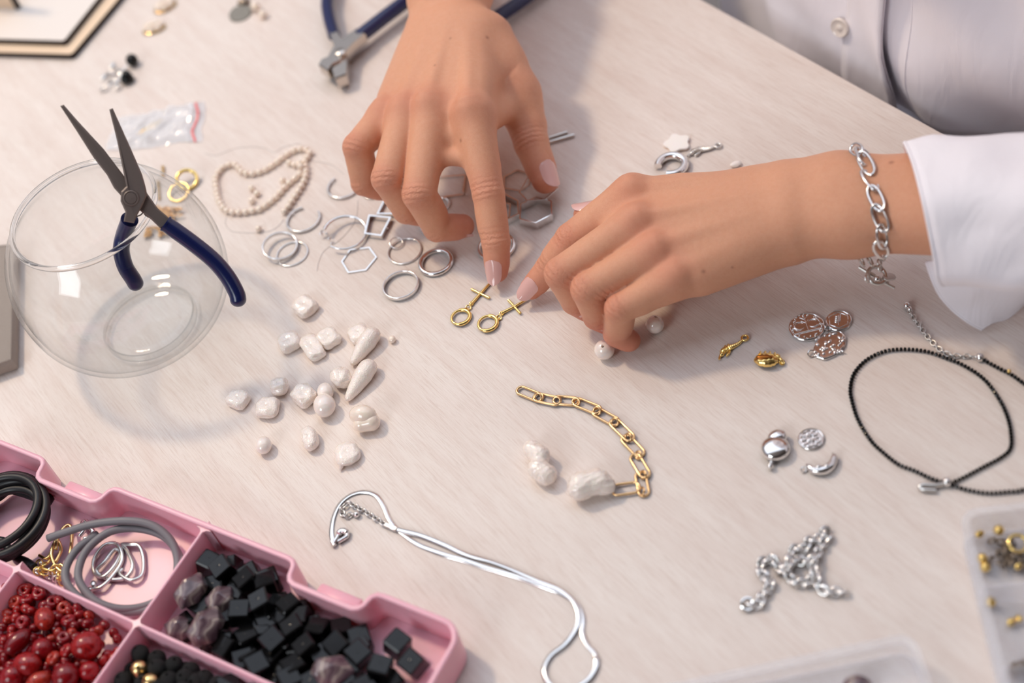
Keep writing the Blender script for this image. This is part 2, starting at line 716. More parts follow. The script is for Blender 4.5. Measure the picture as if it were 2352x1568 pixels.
def hand_field(H, res=0.75):
    """H: dict with fingers (lists of 4 joints), thumb, carpals, wrist, forearm, dorsal (unit)"""
    pts = np.array([p for f in H['fingers']+[H['thumb']] for p in f]+[H['wrist']]+H['carpal']+[H['arm'][0], H['arm'][-1]])
    F_ = Field(pts.min(0)-22, pts.max(0)+22, res)
    dn = H['dorsal']
    rad = H['rad']
    palm = F_.new()
    for c, f, r in zip(H['carpal'], H['fingers'], rad):
        F_.cone(palm, c-dn*1.5, f[0]-dn*2.0, H['rc'], r[0]-0.4, 9)
    for i in range(3):                                    # flesh between neighbouring metacarpals
        a, b = H['fingers'][i], H['fingers'][i+1]
        m0 = (a[0]+b[0])/2
        m1 = (H['carpal'][i]+H['carpal'][i+1])/2
        F_.cone(palm, m0*0.86+m1*0.14-dn*4.5, m1-dn*4, 7.0, 9.5, 9)
    for i, tw in enumerate(H['skinweb']):                 # webs of skin between the fingers
        a, b = H['fingers'][i], H['fingers'][i+1]
        for q, rr in ((0.0, 6.0), (tw*0.5, 5.4), (tw, 4.2)):
            F_.cone(palm, a[0]+(a[1]-a[0])*q-dn*2.5, b[0]+(b[1]-b[0])*q-dn*2.5, rr, rr, 6)
    # thumb side and little-finger side pads of the palm
    th = H['thumb']
    F_.cone(palm, th[0]-dn*2, th[1], H['tr0'], H['trad'][0]-0.3, 10)
    F_.cone(palm, th[0]*0.5+th[1]*0.5, H['carpal'][0]*0.35+H['fingers'][0][0]*0.65-dn*7, 8.5, 6.0, 12)
    q = H['thumbweb']
    F_.cone(palm, th[1]*0.85+th[2]*0.15-dn*1, H['fingers'][0][0]-dn*8, q, q, 9)
    F_.cone(palm, H['carpal'][3]-dn*7, H['fingers'][3][0]*0.75+H['carpal'][3]*0.25-dn*6, 11.5, 9.0, 9)
    # wrist and forearm: the two bones side by side
    s = H['side']
    W, A = H['wrist'], H['arm']
    prev = W
    for a, (ww, rr) in zip(A, H['armw']):
        F_.cone(palm, prev+s*H['ww'], a+s*ww, H['wr'], rr, 12)
        F_.cone(palm, prev-s*H['ww'], a-s*ww, H['wr'], rr, 12)
        prev = a
    # knuckle caps and the cords that run back from them
    for f, c, r, kn in zip(H['fingers'], H['carpal'], rad, H['kn']):
        top = f[0]+dn*(r[0]-3.6+kn)
        F_.cone(palm, top, top+unit(f[1]-f[0])*1.5, 4.4, 3.9, 5)
        F_.cone(palm, top-dn*0.3, c+dn*(H['rc']-4.6), 2.0, 1.2, 4.5)
    for b, r, k in H.get('bumps', []):
        F_.cone(palm, b, b+V(0.1, 0, 0), r, r, k)
    out = palm.copy()
    for f, r, kk in zip(H['fingers']+[th[1:]], rad+[H['trad']], H['web']):
        fd = F_.new()
        n = len(f)
        for i in range(n-1):
            F_.cone(fd, f[i], f[i+1], r[i], r[i+1], 1.0 if i else 0.1)
            c = unit(f[min(i+2, n-1)]-f[i+1]+unit(f[i+1]-f[i])*-1e-3) if i+2 < n else None
            mid = f[i]*0.5+f[i+1]*0.5
            pd = -dn if c is None else unit(c-unit(f[i+1]-f[i])*(c @ unit(f[i+1]-f[i]))+(-dn)*0.05)
            rm = (r[i]+r[i+1])/2-0.3
            F_.cone(fd, mid*0.7+f[i]*0.3+pd*1.1, mid*0.7+f[i+1]*0.3+pd*1.1, rm, rm, 1.5)
        out = np.minimum(out, smin(palm, fd, kk))
    for a, b, r in H.get('crease', []):
        F_.cone(out, a, b, r, r, 1.2, sub=True)
    vs, q = F_.nets(out)
    vs = relax(vs, q, 2)
    return vs, q


def skin_attrs(vs, H):
    """redness and wrinkle coordinates per vertex"""
    red = np.zeros(len(vs))
    wr = np.zeros(len(vs))
    u = np.zeros(len(vs))
    dn = H['dorsal']
    for f, w in list(zip(H['fingers'], (1, 1, 1, 1)))+[(H['thumb'][1:], 1)]:
        n = len(f)
        tip = f[-1]
        d = np.linalg.norm(vs-tip, axis=1)
        red += 0.6*np.exp(-(d/12.0)**2)
        for j in range(1, n-1):
            ax = unit(f[j+1]-f[j-1])
            rel = vs-f[j]
            s = rel @ ax
            d = np.linalg.norm(rel, axis=1)
            c = unit(unit(f[j-1]-f[j])+unit(f[j+1]-f[j]))
            bend = np.linalg.norm(unit(f[j-1]-f[j])+unit(f[j+1]-f[j]))
            dd = -c if bend > 0.25 else dn
            side = (rel/(d[:, None]+1e-6)) @ dd
            g = np.exp(-(d/(11.0 if j == 1 else 9.0))**2)
            red += (0.55 if j == 1 else 0.35)*g*np.clip(side*1.2, 0, 1)
            ww = np.exp(-(s/6.5)**2)*np.clip(1.6*side-0.3, 0, 1)*np.clip((15-d)/6, 0, 1)
            m = ww > wr
            wr[m], u[m] = ww[m], s[m]
        rel = vs-(f[0]+dn*6)
        red += 0.28*np.exp(-(np.linalg.norm(rel, axis=1)/11.0)**2)
    return np.clip(red, 0, 1.3), wr, u


def nail_mesh(mb, base, axis, dorsal, R, taper, length, width, n_s=12, n_t=9, sink=0.25):
    axis = unit(axis)
    dorsal = unit(dorsal-axis*(dorsal @ axis))
    side = np.cross(axis, dorsal)
    th = 0.55
    half = width/2/R
    R0 = R
    top, bot = [], []
    for i in range(n_s):
        q = i/(n_s-1)
        s = -length*0.62+length*q
        R = R0-taper*min(s, 2.0)
        # rounded root, almond free edge
        wq = math.sqrt(max(0.0, 1-max(0, (0.30-q)/0.30)**2.2))*math.sqrt(max(0.02, 1-max(0, (q-0.55)/0.45)**2.4))
        wq = max(wq, 0.18)
        for j in range(n_t):
            a = half*wq*(2*j/(n_t-1)-1)
            drop = 0.10*q*q*length*0.25
            for lst, rr in ((top, R+0.28-sink), (bot, R+0.28-sink-th)):
                lst.append(base+axis*s+side*math.sin(a)*rr+dorsal*(math.cos(a)*rr-drop))
    vs = top+bot
    o = len(top)
    fs = []
    for i in range(n_s-1):
        for j in range(n_t-1):
            a = i*n_t+j
            fs.append((a, a+n_t, a+n_t+1, a+1))
            fs.append((o+a, o+a+1, o+a+n_t+1, o+a+n_t))
    rim = [j for j in range(n_t)]+[i*n_t+n_t-1 for i in range(1, n_s)]+[(n_s-1)*n_t+j for j in range(n_t-2, -1, -1)]+[i*n_t for i in range(n_s-2, 0, -1)]
    for k in range(len(rim)):
        a, b = rim[k], rim[(k+1) % len(rim)]
        fs.append((a, b, o+b, o+a))
    mb.add(vs, fs)


def dense(joints):
    return [P(*j) for j in joints]


# ---- the hand that comes in from the top of the picture (her right hand)
HA = dict(
    fingers=[dense([(1086, 262, 58), (1122, 446, 36), (1139, 556, 19.5), (1141, 622, 8.5)]),
             dense([(992, 252, 57), (963, 446, 42), (1004, 522, 20), (1062, 519, 13)]),
             dense([(934, 262, 54), (890, 410, 47), (934, 482, 26), (985, 492, 17)]),
             dense([(884, 266, 49), (821, 338, 48), (836, 420, 30), (882, 436, 22)])],
    thumb=[P(1118, 88, 50), P(1188, 214, 34), P(1221, 330, 22), P(1252, 413, 13)],
    carpal=[P(1085, 70, 57), P(1050, 60, 59), P(1012, 60, 58), P(976, 70, 54)],
    wrist=P(1034, -10, 57),
    arm=[P(1032, -160, 64), P(1030, -360, 74)], armw=[(11, 20.5), (12, 23)], ww=8.5, wr=16.5, rc=10.8, tr0=14.5, thumbweb=6.5, skinweb=(0.52, 0.36, 0.26),
    rad=[[10.0, 8.1, 7.2, 5.8], [10.0, 8.6, 7.4, 6.2], [9.4, 8.2, 7.2, 6.0], [8.4, 7.6, 6.8, 5.6]],
    trad=[11.3, 9.3, 7.2], kn=[0.9, 0.7, 0.3, 0.2], web=[4.5, 4.5, 4.5, 4.0, 7.0])
# ---- the hand that comes in from the right (her left hand)
HB = dict(
    fingers=[dense([(1452, 446, 45), (1312, 548, 31), (1262, 614, 17), (1220, 662, 8.0)]),
             dense([(1462, 515, 47), (1290, 628, 38), (1322, 690, 19), (1356, 712, 11)]),
             dense([(1502, 580, 43), (1350, 664, 36), (1372, 725, 18), (1404, 742, 11)]),
             dense([(1548, 640, 37), (1424, 708, 31), (1416, 766, 14), (1446, 782, 8)])],
    thumb=[P(1745, 440, 40), P(1560, 465, 22), P(1440, 486, 17), P(1348, 494, 15)],
    carpal=[P(1780, 432, 47), P(1785, 462, 49), P(1790, 496, 47), P(1795, 530, 43)],
    wrist=P(1850, 474, 44),
    arm=[P(1935, 470, 46), P(2420, 462, 60)], armw=[(8.5, 15.5), (10, 17)], ww=7.5, wr=15.0, rc=10.5, tr0=12, thumbweb=5.0, skinweb=(0.34, 0.34, 0.30),
    rad=[[9.6, 7.8, 6.8, 5.6], [9.6, 8.1, 7.0, 5.9], [9.2, 7.9, 6.8, 5.7], [8.4, 7.1, 6.2, 5.2]],
    trad=[9.6, 8.6, 6.8], kn=[0.5, 0.3, 0.0, -0.2], web=[4.5, 4.0, 4.0, 4.0, 7.0])
for H_ in (HA, HB):
    a = unit(sum(f[0] for f in H_['fingers'])/4-H_['wrist'])
    l = unit(H_['fingers'][3][0]-H_['fingers'][0][0])
    n_ = unit(np.cross(a, l))
    H_['dorsal'] = n_ if n_[2] > 0 else -n_
    H_['side'] = unit(l-a*(l @ a))
HB['bumps'] = [(P(1912, 482, 44)+HB['dorsal']*9, 7.5, 7)]

mat('skin', srgb(226, 172, 148), 0.46)
t = NT(MATS['skin'])
t.b.inputs['Subsurface Weight'].default_value = 0.22
t.b.inputs['Subsurface Radius'].default_value = (1.0, 0.35, 0.2)
t.b.inputs['Subsurface Scale'].default_value = 0.004
t.b.inputs['Specular IOR Level'].default_value = 0.4
at = t.n('ShaderNodeAttribute', attribute_name='red')
n1 = t.tex('ShaderNodeTexNoise', scale=(90, 90, 90), Detail=4.0)
n2 = t.tex('ShaderNodeTexNoise', scale=(700, 700, 700), Detail=3.0)
base = t.mix(srgb(222, 160, 126), srgb(230, 174, 142), n1.outputs[0])
pk = t.mix(base, srgb(204, 112, 94), at.outputs['Fac'])
fine = t.mix(pk, t.mix(pk, srgb(196, 120, 98), 0.35), t.ramp(n2.outputs[0], [(0.45, (0, 0, 0, 1)), (0.75, (1, 1, 1, 1))]).outputs[0])
ma = t.n('ShaderNodeAttribute', attribute_name='mole')
t.l(t.mix(fine, srgb(128, 70, 52), ma.outputs['Fac']), t.b.inputs['Base Color'])
wa = t.n('ShaderNodeAttribute', attribute_name='wrinkle')
ua = t.n('ShaderNodeAttribute', attribute_name='along')
mw = t.n('ShaderNodeMath', operation='MULTIPLY_ADD')
nz = t.tex('ShaderNodeTexNoise', scale=(110, 110, 110), Detail=1.0)
t.l(nz.outputs[0], mw.inputs[0])
mw.inputs[1].default_value = 2.2
t.l(ua.outputs['Fac'], mw.inputs[2])
sn = t.n('ShaderNodeMath', operation='SINE')
mu = t.n('ShaderNodeMath', operation='MULTIPLY')
t.l(mw.outputs[0], mu.inputs[0])
mu.inputs[1].default_value = 2.3
t.l(mu.outputs[0], sn.inputs[0])
pw = t.n('ShaderNodeMath', operation='MULTIPLY')
t.l(sn.outputs[0], pw.inputs[0])
t.l(wa.outputs['Fac'], pw.inputs[1])
t.bump(pw.outputs[0], 0.42, 0.0005)
vo = t.tex('ShaderNodeTexVoronoi', scale=(1500, 1500, 1500))
t.bump(vo.outputs['Distance'], 0.3, 0.0003)
ln = t.tex('ShaderNodeTexNoise', scale=(420, 420, 420), Detail=5.0, Distortion=1.5)
t.bump(ln.outputs[0], 0.25, 0.0004)
mat('nail_polish', srgb(226, 178, 170), 0.12, Coat_Weight=0.6, Coat_Roughness=0.06)

person = thing('person', 'person in white shirt arranging earrings with both hands', 'person', P(2150, 60, 0)*0+V(330, 330, -740))
parts_v, parts_q, att = [], [], [[], [], []]
off = 0
for H_ in (HA, HB):
    vs, q = hand_field(H_)
    r_, w_, u_ = skin_attrs(vs, H_)
    parts_v.append(vs)
    parts_q.append(q+off)
    off += len(vs)
    for l_, x_ in zip(att, (r_, w_, u_)):
        l_.append(x_)
mb = MB()
mb.add(np.concatenate(parts_v), [tuple(x) for x in np.concatenate(parts_q).tolist()])
body = mb.build('body', 'skin', person, angle=180)
for nm, l_ in zip(('red', 'wrinkle', 'along'), att):
    a_ = body.data.attributes.new(nm, 'FLOAT', 'POINT')
    a_.data.foreach_set('value', np.concatenate(l_).astype(np.float32))
allv = np.concatenate(parts_v)
cc_ = (allv-CAM) @ CM
pxy = np.stack([1176+F*cc_[:, 0]/cc_[:, 2], 784+F*cc_[:, 1]/cc_[:, 2]], 1)
mole = np.zeros(len(allv))
for x_, y_, r_ in ((1122, 83, 0.9), (1034, 84, 0.6), (1054, 324, 0.8), (1000, 145, 0.5), (1617, 628, 0.8), (2045, 370, 1.0), (1682, 618, 0.5)):
    near = np.where(np.linalg.norm(pxy-V(x_, y_), axis=1) < 5)[0]
    if len(near):
        c_ = allv[near[np.argmin(cc_[near, 2])]]
        mole += np.exp(-(np.linalg.norm(allv-c_, axis=1)/r_)**2)
a_ = body.data.attributes.new('mole', 'FLOAT', 'POINT')
a_.data.foreach_set('value', np.clip(mole*0.7, 0, 0.55).astype(np.float32))
body['label'] = 'bare hands and forearms, index fingertips pressing two gold crosses'


def add_nail(f, R, R2, length, width, dorsal):
    m_ = MB()
    ax = unit(f[-1]-f[-2])
    nail_mesh(m_, f[-1]+ax*(length*0.38-R*0.55), ax, dorsal, R, (R2-R)/np.linalg.norm(f[-1]-f[-2]), length, width)
    return m_.build('fingernail', 'nail_polish', person, angle=60)


up_cam = unit(CAM-HA['fingers'][0][3])
add_nail(HA['fingers'][0], 5.8, 7.2, 13.0, 9.5, up_cam+V(-0.45, 0, 0))
add_nail(HA['fingers'][1], 6.2, 7.4, 12.0, 9.0, V(0.1, -0.6, -0.8))
add_nail(HA['fingers'][2], 6.0, 7.2, 11.5, 8.5, V(0.1, -0.6, -0.8))
add_nail(HA['fingers'][3], 5.6, 6.8, 10.0, 7.5, V(0.1, -0.6, -0.8))
add_nail(HA['thumb'], 7.2, 9.3, 15.0, 11.5, up_cam+V(0.75, 0, 0.1))
add_nail(HB['fingers'][0], 5.6, 6.8, 13.0, 9.5, up_cam+V(-0.45, 0.1, 0))
add_nail(HB['fingers'][1], 5.9, 7.0, 12.0, 9.0, V(0.4, -0.5, -0.8))
add_nail(HB['fingers'][2], 5.7, 6.8, 11.5, 8.5, V(0.4, -0.5, -0.8))
add_nail(HB['fingers'][3], 5.2, 6.2, 9.5, 7.0, V(0.35, 0.1, -1.0))
add_nail(HB['thumb'], 6.8, 8.6, 14.0, 11.0, V(-0.1, 0.5, 0.9))
# ------------------------------------------------------------------ the sitter's shirt and trousers (children of the person)
m = mat('white_cotton', srgb(247, 243, 250), 0.82, Sheen_Weight=0.15)
t = NT(m)
wv = t.tex('ShaderNodeTexNoise', scale=(900, 900, 900), Detail=2.0)
t.bump(wv.outputs[0], 0.12, 0.0004)
fd = t.tex('ShaderNodeTexNoise', scale=(16, 16, 5), Detail=3.0, Distortion=0.8)
t.bump(fd.outputs[0], 0.12, 0.008)
m = mat('grey_trousers', srgb(172, 170, 174), 0.85)
NT(m).bump(NT(m).tex('ShaderNodeTexNoise', scale=(500, 500, 500)).outputs[0], 0.3, 0.0006)
mat('pale_denim', srgb(150, 190, 214), 0.8)
mat('shirt_button', srgb(232, 222, 214), 0.25, Coat_Weight=0.4)


def grid_mesh(mb, rows, closed=False):
    rows = [np.asarray(r, float) for r in rows]
    n = len(rows[0])
    fs = []
    for i in range(len(rows)-1):
        for k in range(n if closed else n-1):
            l = (k+1) % n
            fs.append((i*n+k, i*n+l, (i+1)*n+l, (i+1)*n+k))
    return mb.add(np.concatenate(rows), fs)


def solid(o, th):
    s_ = o.modifiers.new('thickness', 'SOLIDIFY')
    s_.thickness = th*MM
    s_.offset = 0
    return o


def sub(o, lv=2):
    s_ = o.modifiers.new('smooth', 'SUBSURF')
    s_.levels = s_.render_levels = lv
    return o


BC = P(1985, 190)+EOUT*150                      # middle of the body, behind the table edge


def torso_pt(s, z, extra=0.0):
    """point of the shirt front: s mm along the edge from the button line (towards the viewer), z above the table"""
    half = 235.0
    q = np.clip(s/half, -1.15, 1.15)
    depth = 128*math.sqrt(max(0.0, 1-min(1, q*q)*0.96))
    lean = -0.10*z
    fold = 5.0*math.sin(s*0.055+z*0.012)+3.2*math.sin(s*0.021-z*0.045+1.0)+2.5*math.sin(z*0.07+s*0.10)
    return BC+EDGE*(q*half)+EOUT*(lean)-EOUT*(depth+fold+extra)+V(0, 0, z)


def front_panel(s0, s1, zb, zt, extra, ns=84, nz=70):
    rows = []
    for i in range(nz):
        f = i/(nz-1)
        row = []
        for j in range(ns):
            s = s0+(s1-s0)*j/(ns-1)
            z0 = zb(s)
            row.append(torso_pt(s, z0+(zt-z0)*f, extra))
        rows.append(row)
    return rows


mb = MB()
grid_mesh(mb, front_panel(-255, 2, lambda s: -95-0.05*s, 420, 4.0))
shirt = solid(mb.build('shirt', 'white_cotton', person, angle=180), 0.9)
shirt['label'] = 'white cotton button shirt'
mb = MB()
grid_mesh(mb, front_panel(-36, 215, lambda s: -34+0.0011*(s-40)**2*-1+0.10*max(0, s), 420, -1.0))
solid(mb.build('shirt_front', 'white_cotton', person, angle=180), 0.9)
# back of the shirt closes the body
rows = []
for z in np.linspace(-100, 420, 8):
    rows.append([BC+EDGE*(-240*math.cos(a))+EOUT*(110*math.sin(a)-0.10*z)+V(0, 0, z) for a in np.linspace(0, PI, 20)])
mb = MB()
grid_mesh(mb, rows)
solid(mb.build('shirt_back', 'white_cotton', person, angle=180), 0.9)
# stitched button band with its buttons
rows = []
for z in np.linspace(-94, 418, 30):
    rows.append([torso_pt(s, z, 6.0) for s in np.linspace(-34, 2.5, 8)])
mb = MB()
grid_mesh(mb, rows)
solid(mb.build('button_band', 'white_cotton', person, angle=180), 1.0)


def button_at(px, py):
    best = min(((np.linalg.norm(np.array(pix(torso_pt(s, z, 8.0)))-V(px, py)), s, z) for s in np.linspace(-60, 40, 51) for z in np.linspace(-90, 200, 146)))
    return best[1], best[2]


def pix(w_):
    c = CM.T @ (np.asarray(w_)-CAM)
    return (1176+F*c[0]/c[2], 784+F*c[1]/c[2])


def add_button(s, z):
    p = torso_pt(s, z, 6.8)
    nrm = unit(np.cross(torso_pt(s+4, z, 6)-torso_pt(s-4, z, 6), torso_pt(s, z+4, 6)-torso_pt(s, z-4, 6)))
    if nrm @ (CAM-p) < 0:
        nrm = -nrm
    b_ = MB()
    b_.lathe([(0, 0), (5.2, 0), (5.6, 0.5), (5.6, 1.5), (5.0, 2.2), (4.2, 1.7), (2.2, 1.5), (1.4, 2.2), (0, 2.3)], p, frame(nrm), 28)
    return b_.build('shirt_button', 'shirt_button', person)


for px_, nm_, pan in ((2062, 'seam', -1.0),):
    ss = button_at(px_, 110)[0]
    for off_ in (0,):
        mb = MB()
        mb.tube([torso_pt(ss+off_, z, -0.75) for z in np.linspace(-28, 418, 140)], 0.6, 6)
        mb.build(nm_, 'white_cotton', person, angle=180)
bs, bz = button_at(1928, 66)
for k in (0, 1, 2):
    add_button(bs, bz+k*85)

# trousers: two thighs under the table edge
mb = MB()
for s in (-70, 85):
    p0 = BC+EDGE*s*0.9+EOUT*60+V(0, 0, -165)
    p1 = BC+EDGE*s*1.25-EOUT*330+V(0, 0, -185)
    p2 = p1-EOUT*10+V(0, 0, -470)
    mb.tube(spline([p0+EOUT*60, p0, (p0+p1)/2+V(0, 0, 8), p1, p1*0.7+p2*0.3-EOUT*18, p2], 8), np.linspace(86, 52, 41), 20)
mb.sphere(BC+EOUT*40+V(0, 0, -180), (130, 180, 100), frame((0, 0, 1), EOUT))
tr = mb.build('trousers', 'grey_trousers', person, angle=180)
tr['label'] = 'grey trousers in the shade under the table edge'

# left sleeve: a wide turned-back cuff that hangs open under the wrist
AD = unit(P(2420, 462, 60)-P(2100, 468, 50))


def sleeve_rows(first, n, step, grow, seed):
    first = np.array(first)
    cen = first.mean(0)
    g = np.random.default_rng(seed)
    ph = g.uniform(0, 6, 6)
    rows = []
    for i in range(n):
        d = i*step
        row = []
        for k, p in enumerate(first):
            rel = p-cen
            a = k/len(first)*2*PI
            f = 1+grow*i/n+0.030*math.sin(d*0.085+ph[0]+2*a)*min(1, i/3)+0.022*math.sin(d*0.05+ph[1]-3*a)*min(1, i/3)
            row.append(cen+rel*f+AD*d)
        rows.append(row)
    return rows


rim = spline([P(2078, 328, 76), P(2098, 372, 82), P(2120, 455, 82), P(2138, 540, 71), P(2150, 604, 59), P(2156, 642, 49),
              P(2172, 652, 38), P(2184, 620, 28), P(2160, 540, 25), P(2130, 460, 32), P(2096, 390, 50)], 8, closed=True)


def sleeve_fold(first, n, step):
    first = np.array(first)
    cen = first.mean(0)
    rows = []
    for i in range(n):
        d = i*step
        w_ = min(1, d/14.0)
        row = []
        for k, p in enumerate(first):
            a = k/len(first)*2*PI
            rel = p-cen
            f = 1+0.16*d/170.0
            f += w_*(0.040*math.sin(d*0.050+2.2*a+0.6)+0.030*math.sin(d*0.105-3.0*a+1.0)+0.018*math.sin(d*0.19+5.0*a))
            f += 0.05*math.exp(-((d-58-14*math.sin(a*2))/9.0)**2)*max(0, math.cos(a-1.2))
            row.append(cen+rel*f+AD*d)
        rows.append(row)
    return rows


mb = MB()
grid_mesh(mb, sleeve_fold(rim, 44, 4.2), closed=True)
slv = solid(mb.build('sleeve', 'white_cotton', person, angle=180), 1.2)
# loose lower flap of the unbuttoned cuff
s0 = spline([P(2128, 600, 36), P(2142, 640, 30), P(2160, 678, 21), P(2190, 712, 13), P(2226, 740, 7), P(2256, 756, 2.5)], 6)
s1 = spline([P(2440, 560, 52), P(2440, 610, 46), P(2440, 640, 38), P(2440, 652, 28), P(2440, 656, 20), P(2440, 652, 14)], 6)
rows = []
for f in np.linspace(0, 1, 30):
    rows.append([p*(1-f)+q*f+V(0, 0, 2.2*math.sin(f*11+k*0.25)*min(1, 4*f)) for k, (p, q) in enumerate(zip(s0, s1))])
mb = MB()
grid_mesh(mb, rows)
solid(mb.build('cuff_flap', 'white_cotton', person, angle=180), 1.4)
mb = MB()
mb.tube(s0, 0.9, 6)
mb.build('cuff_hem', 'white_cotton', person, angle=180)
# stitched hem along the cuff
mb = MB()
hem = [p*1.0 for p in rim]
mb.tube(np.array(hem), 1.0, 6, closed=True)
mb.build('cuff_hem', 'white_cotton', person, angle=180)
# upper part of that sleeve, and the other sleeve, run back to the shoulders
sh_l = BC+EDGE*205+EOUT*20+V(0, 0, 330)
sh_r = BC-EDGE*205+EOUT*20+V(0, 0, 330)
el_l = P(2420, 462, 60)+AD*120+V(30, -30, 30)
w_l = rim.mean(0)+AD*150
mb = MB()
mb.tube(spline([w_l, w_l*0.4+el_l*0.6, el_l, el_l*0.45+sh_l*0.55+V(40, -20, 0), sh_l], 9), np.concatenate([np.linspace(38, 56, 18), np.linspace(56, 78, 19)]), 24)
mb.build('upper_sleeve', 'white_cotton', person, angle=180)
wr = P(1030, -230, 66)
el_r = P(1030, -230, 66)+V(60, 170, 70)
mb = MB()
mb.tube(spline([wr, wr*0.5+el_r*0.5+V(0, 0, 4), el_r, el_r*0.5+sh_r*0.5+V(0, 60, 20), sh_r], 9), np.concatenate([np.linspace(33, 52, 18), np.linspace(52, 74, 19)]), 24)
mb.build('upper_sleeve', 'white_cotton', person, angle=180)
# ------------------------------------------------------------------ materials for the things on the table
mat('silver', srgb(240, 238, 236), 0.16, 1.0)
mat('silver_satin', srgb(228, 226, 222), 0.30, 1.0)
mat('steel_worn', srgb(206, 198, 190), 0.24, 1.0)
mat('gold', srgb(255, 222, 142), 0.20, 1.0)
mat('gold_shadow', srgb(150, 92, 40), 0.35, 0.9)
mat('gold_warm', srgb(240, 204, 144), 0.26, 1.0)
mat('gold_rose', srgb(246, 206, 152), 0.24, 1.0)
m = mat('tool_steel', srgb(122, 110, 104), 0.46, 0.35)
t = NT(m)
t.bump(t.tex('ShaderNodeTexNoise', scale=(500, 500, 500), Detail=4.0).outputs[0], 0.15, 0.0003)
def pearl_mat(name, c, rough, bump=0.0):
    m = mat(name, c, rough, Coat_Weight=1.0, Coat_Roughness=0.12, Coat_IOR=1.6, Subsurface_Weight=0.10)
    m.node_tree.nodes['Principled BSDF'].inputs['Subsurface Scale'].default_value = 0.0015
    t = NT(m)
    # faint pink to green lustre that shifts over the surface
    lw_ = t.n('ShaderNodeLayerWeight')
    lw_.inputs[0].default_value = 0.45
    nz_ = t.tex('ShaderNodeTexNoise', scale=(120, 120, 120), Detail=2.0)
    ad = t.n('ShaderNodeMath', operation='ADD')
    t.l(lw_.outputs['Facing'], ad.inputs[0])
    t.l(nz_.outputs[0], ad.inputs[1])
    c2 = (min(1, c[0]*1.0), c[1]*0.94, c[2]*0.94, 1)
    c3 = (c[0]*0.98, c[1]*0.97, min(1, c[2]*1.02), 1)
    t.l(t.ramp(ad.outputs[0], [(0.35, c), (0.62, c2), (0.85, c3), (1.1 if False else 1.0, c2)]).outputs[0], t.b.inputs['Base Color'])
    if bump:
        t.bump(t.tex('ShaderNodeTexNoise', scale=(260, 260, 260), Detail=2.0, Distortion=0.8).outputs[0], bump, 0.0010)
    return m


pearl_mat('pearl', srgb(252, 244, 234), 0.22)
pearl_mat('pearl_baroque', srgb(255, 246, 234), 0.20, 0.5)
pearl_mat('pearl_cream', srgb(252, 240, 222), 0.24)
mat('navy_rubber', srgb(17, 28, 80), 0.28, Coat_Weight=0.35, Coat_Roughness=0.2)
mat('glass', (1, 1, 1, 1), 0.0, Transmission_Weight=1.0, IOR=1.47)
MATS['glass'].node_tree.nodes['Principled BSDF'].inputs['Specular IOR Level'].default_value = 0.5


# thin blown glass: see-through wall with a Fresnel reflection, a little denser where it is seen edge on
m = mat('thin_glass')
nt = m.node_tree
nt.nodes.remove(nt.nodes['Principled BSDF'])
out = nt.nodes['Material Output']
lw = nt.nodes.new('ShaderNodeLayerWeight')
lw.inputs[0].default_value = 0.28
rp = nt.nodes.new('ShaderNodeValToRGB')
rp.color_ramp.elements[0].position, rp.color_ramp.elements[0].color = 0.55, (0.985, 0.99, 0.99, 1)
rp.color_ramp.elements[1].position, rp.color_ramp.elements[1].color = 0.97, (0.62, 0.66, 0.68, 1)
nt.links.new(lw.outputs['Facing'], rp.inputs[0])
tb = nt.nodes.new('ShaderNodeBsdfTransparent')
nt.links.new(rp.outputs[0], tb.inputs[0])
gb = nt.nodes.new('ShaderNodeBsdfGlossy')
gb.inputs['Roughness'].default_value = 0.015
l2_ = nt.nodes.new('ShaderNodeLayerWeight')
l2_.inputs[0].default_value = 0.5
p5 = nt.nodes.new('ShaderNodeMath')
p5.operation = 'POWER'
nt.links.new(l2_.outputs['Facing'], p5.inputs[0])
p5.inputs[1].default_value = 4.0
fr = nt.nodes.new('ShaderNodeMath')
fr.operation = 'MULTIPLY_ADD'
nt.links.new(p5.outputs[0], fr.inputs[0])
fr.inputs[1].default_value = 0.6
fr.inputs[2].default_value = 0.035
mx = nt.nodes.new('ShaderNodeMixShader')
nt.links.new(fr.outputs[0], mx.inputs[0])
nt.links.new(tb.outputs[0], mx.inputs[1])
nt.links.new(gb.outputs[0], mx.inputs[2])
nt.links.new(mx.outputs[0], out.inputs[0])


m = mat('pink_plastic', srgb(246, 188, 202), 0.34, Subsurface_Weight=0.25)
m.node_tree.nodes['Principled BSDF'].inputs['Subsurface Radius'].default_value = (1.0, 0.35, 0.4)
m.node_tree.nodes['Principled BSDF'].inputs['Subsurface Scale'].default_value = 0.004
mat('black_rubber', srgb(26, 25, 27), 0.42)
mat('grey_rubber', srgb(124, 120, 124), 0.5)
m = mat('coral_red', srgb(146, 6, 18), 0.24, Coat_Weight=0.2, Coat_Roughness=0.1)
t = NT(m)
oi = t.n('ShaderNodeObjectInfo')
nn = t.tex('ShaderNodeTexNoise', scale=(200, 200, 200), Detail=3.0)
t.l(t.mix(t.ramp(oi.outputs['Random'], [(0.0, srgb(118, 2, 12)), (0.5, srgb(146, 6, 18)), (0.8, srgb(158, 20, 20)), (1.0, srgb(176, 52, 34))]).outputs[0], srgb(88, 2, 10), t.ramp(nn.outputs[0], [(0.52, (0, 0, 0, 1)), (0.68, (1, 1, 1, 1))]).outputs[0]), t.b.inputs['Base Color'])
mat('black_glass', srgb(9, 9, 10), 0.16, Specular_IOR_Level=0.4)
m = mat('lava_stone', srgb(18, 18, 19), 0.75)
NT(m).bump(NT(m).tex('ShaderNodeTexVoronoi', scale=(900, 900, 900)).outputs['Distance'], 0.7, 0.0008)
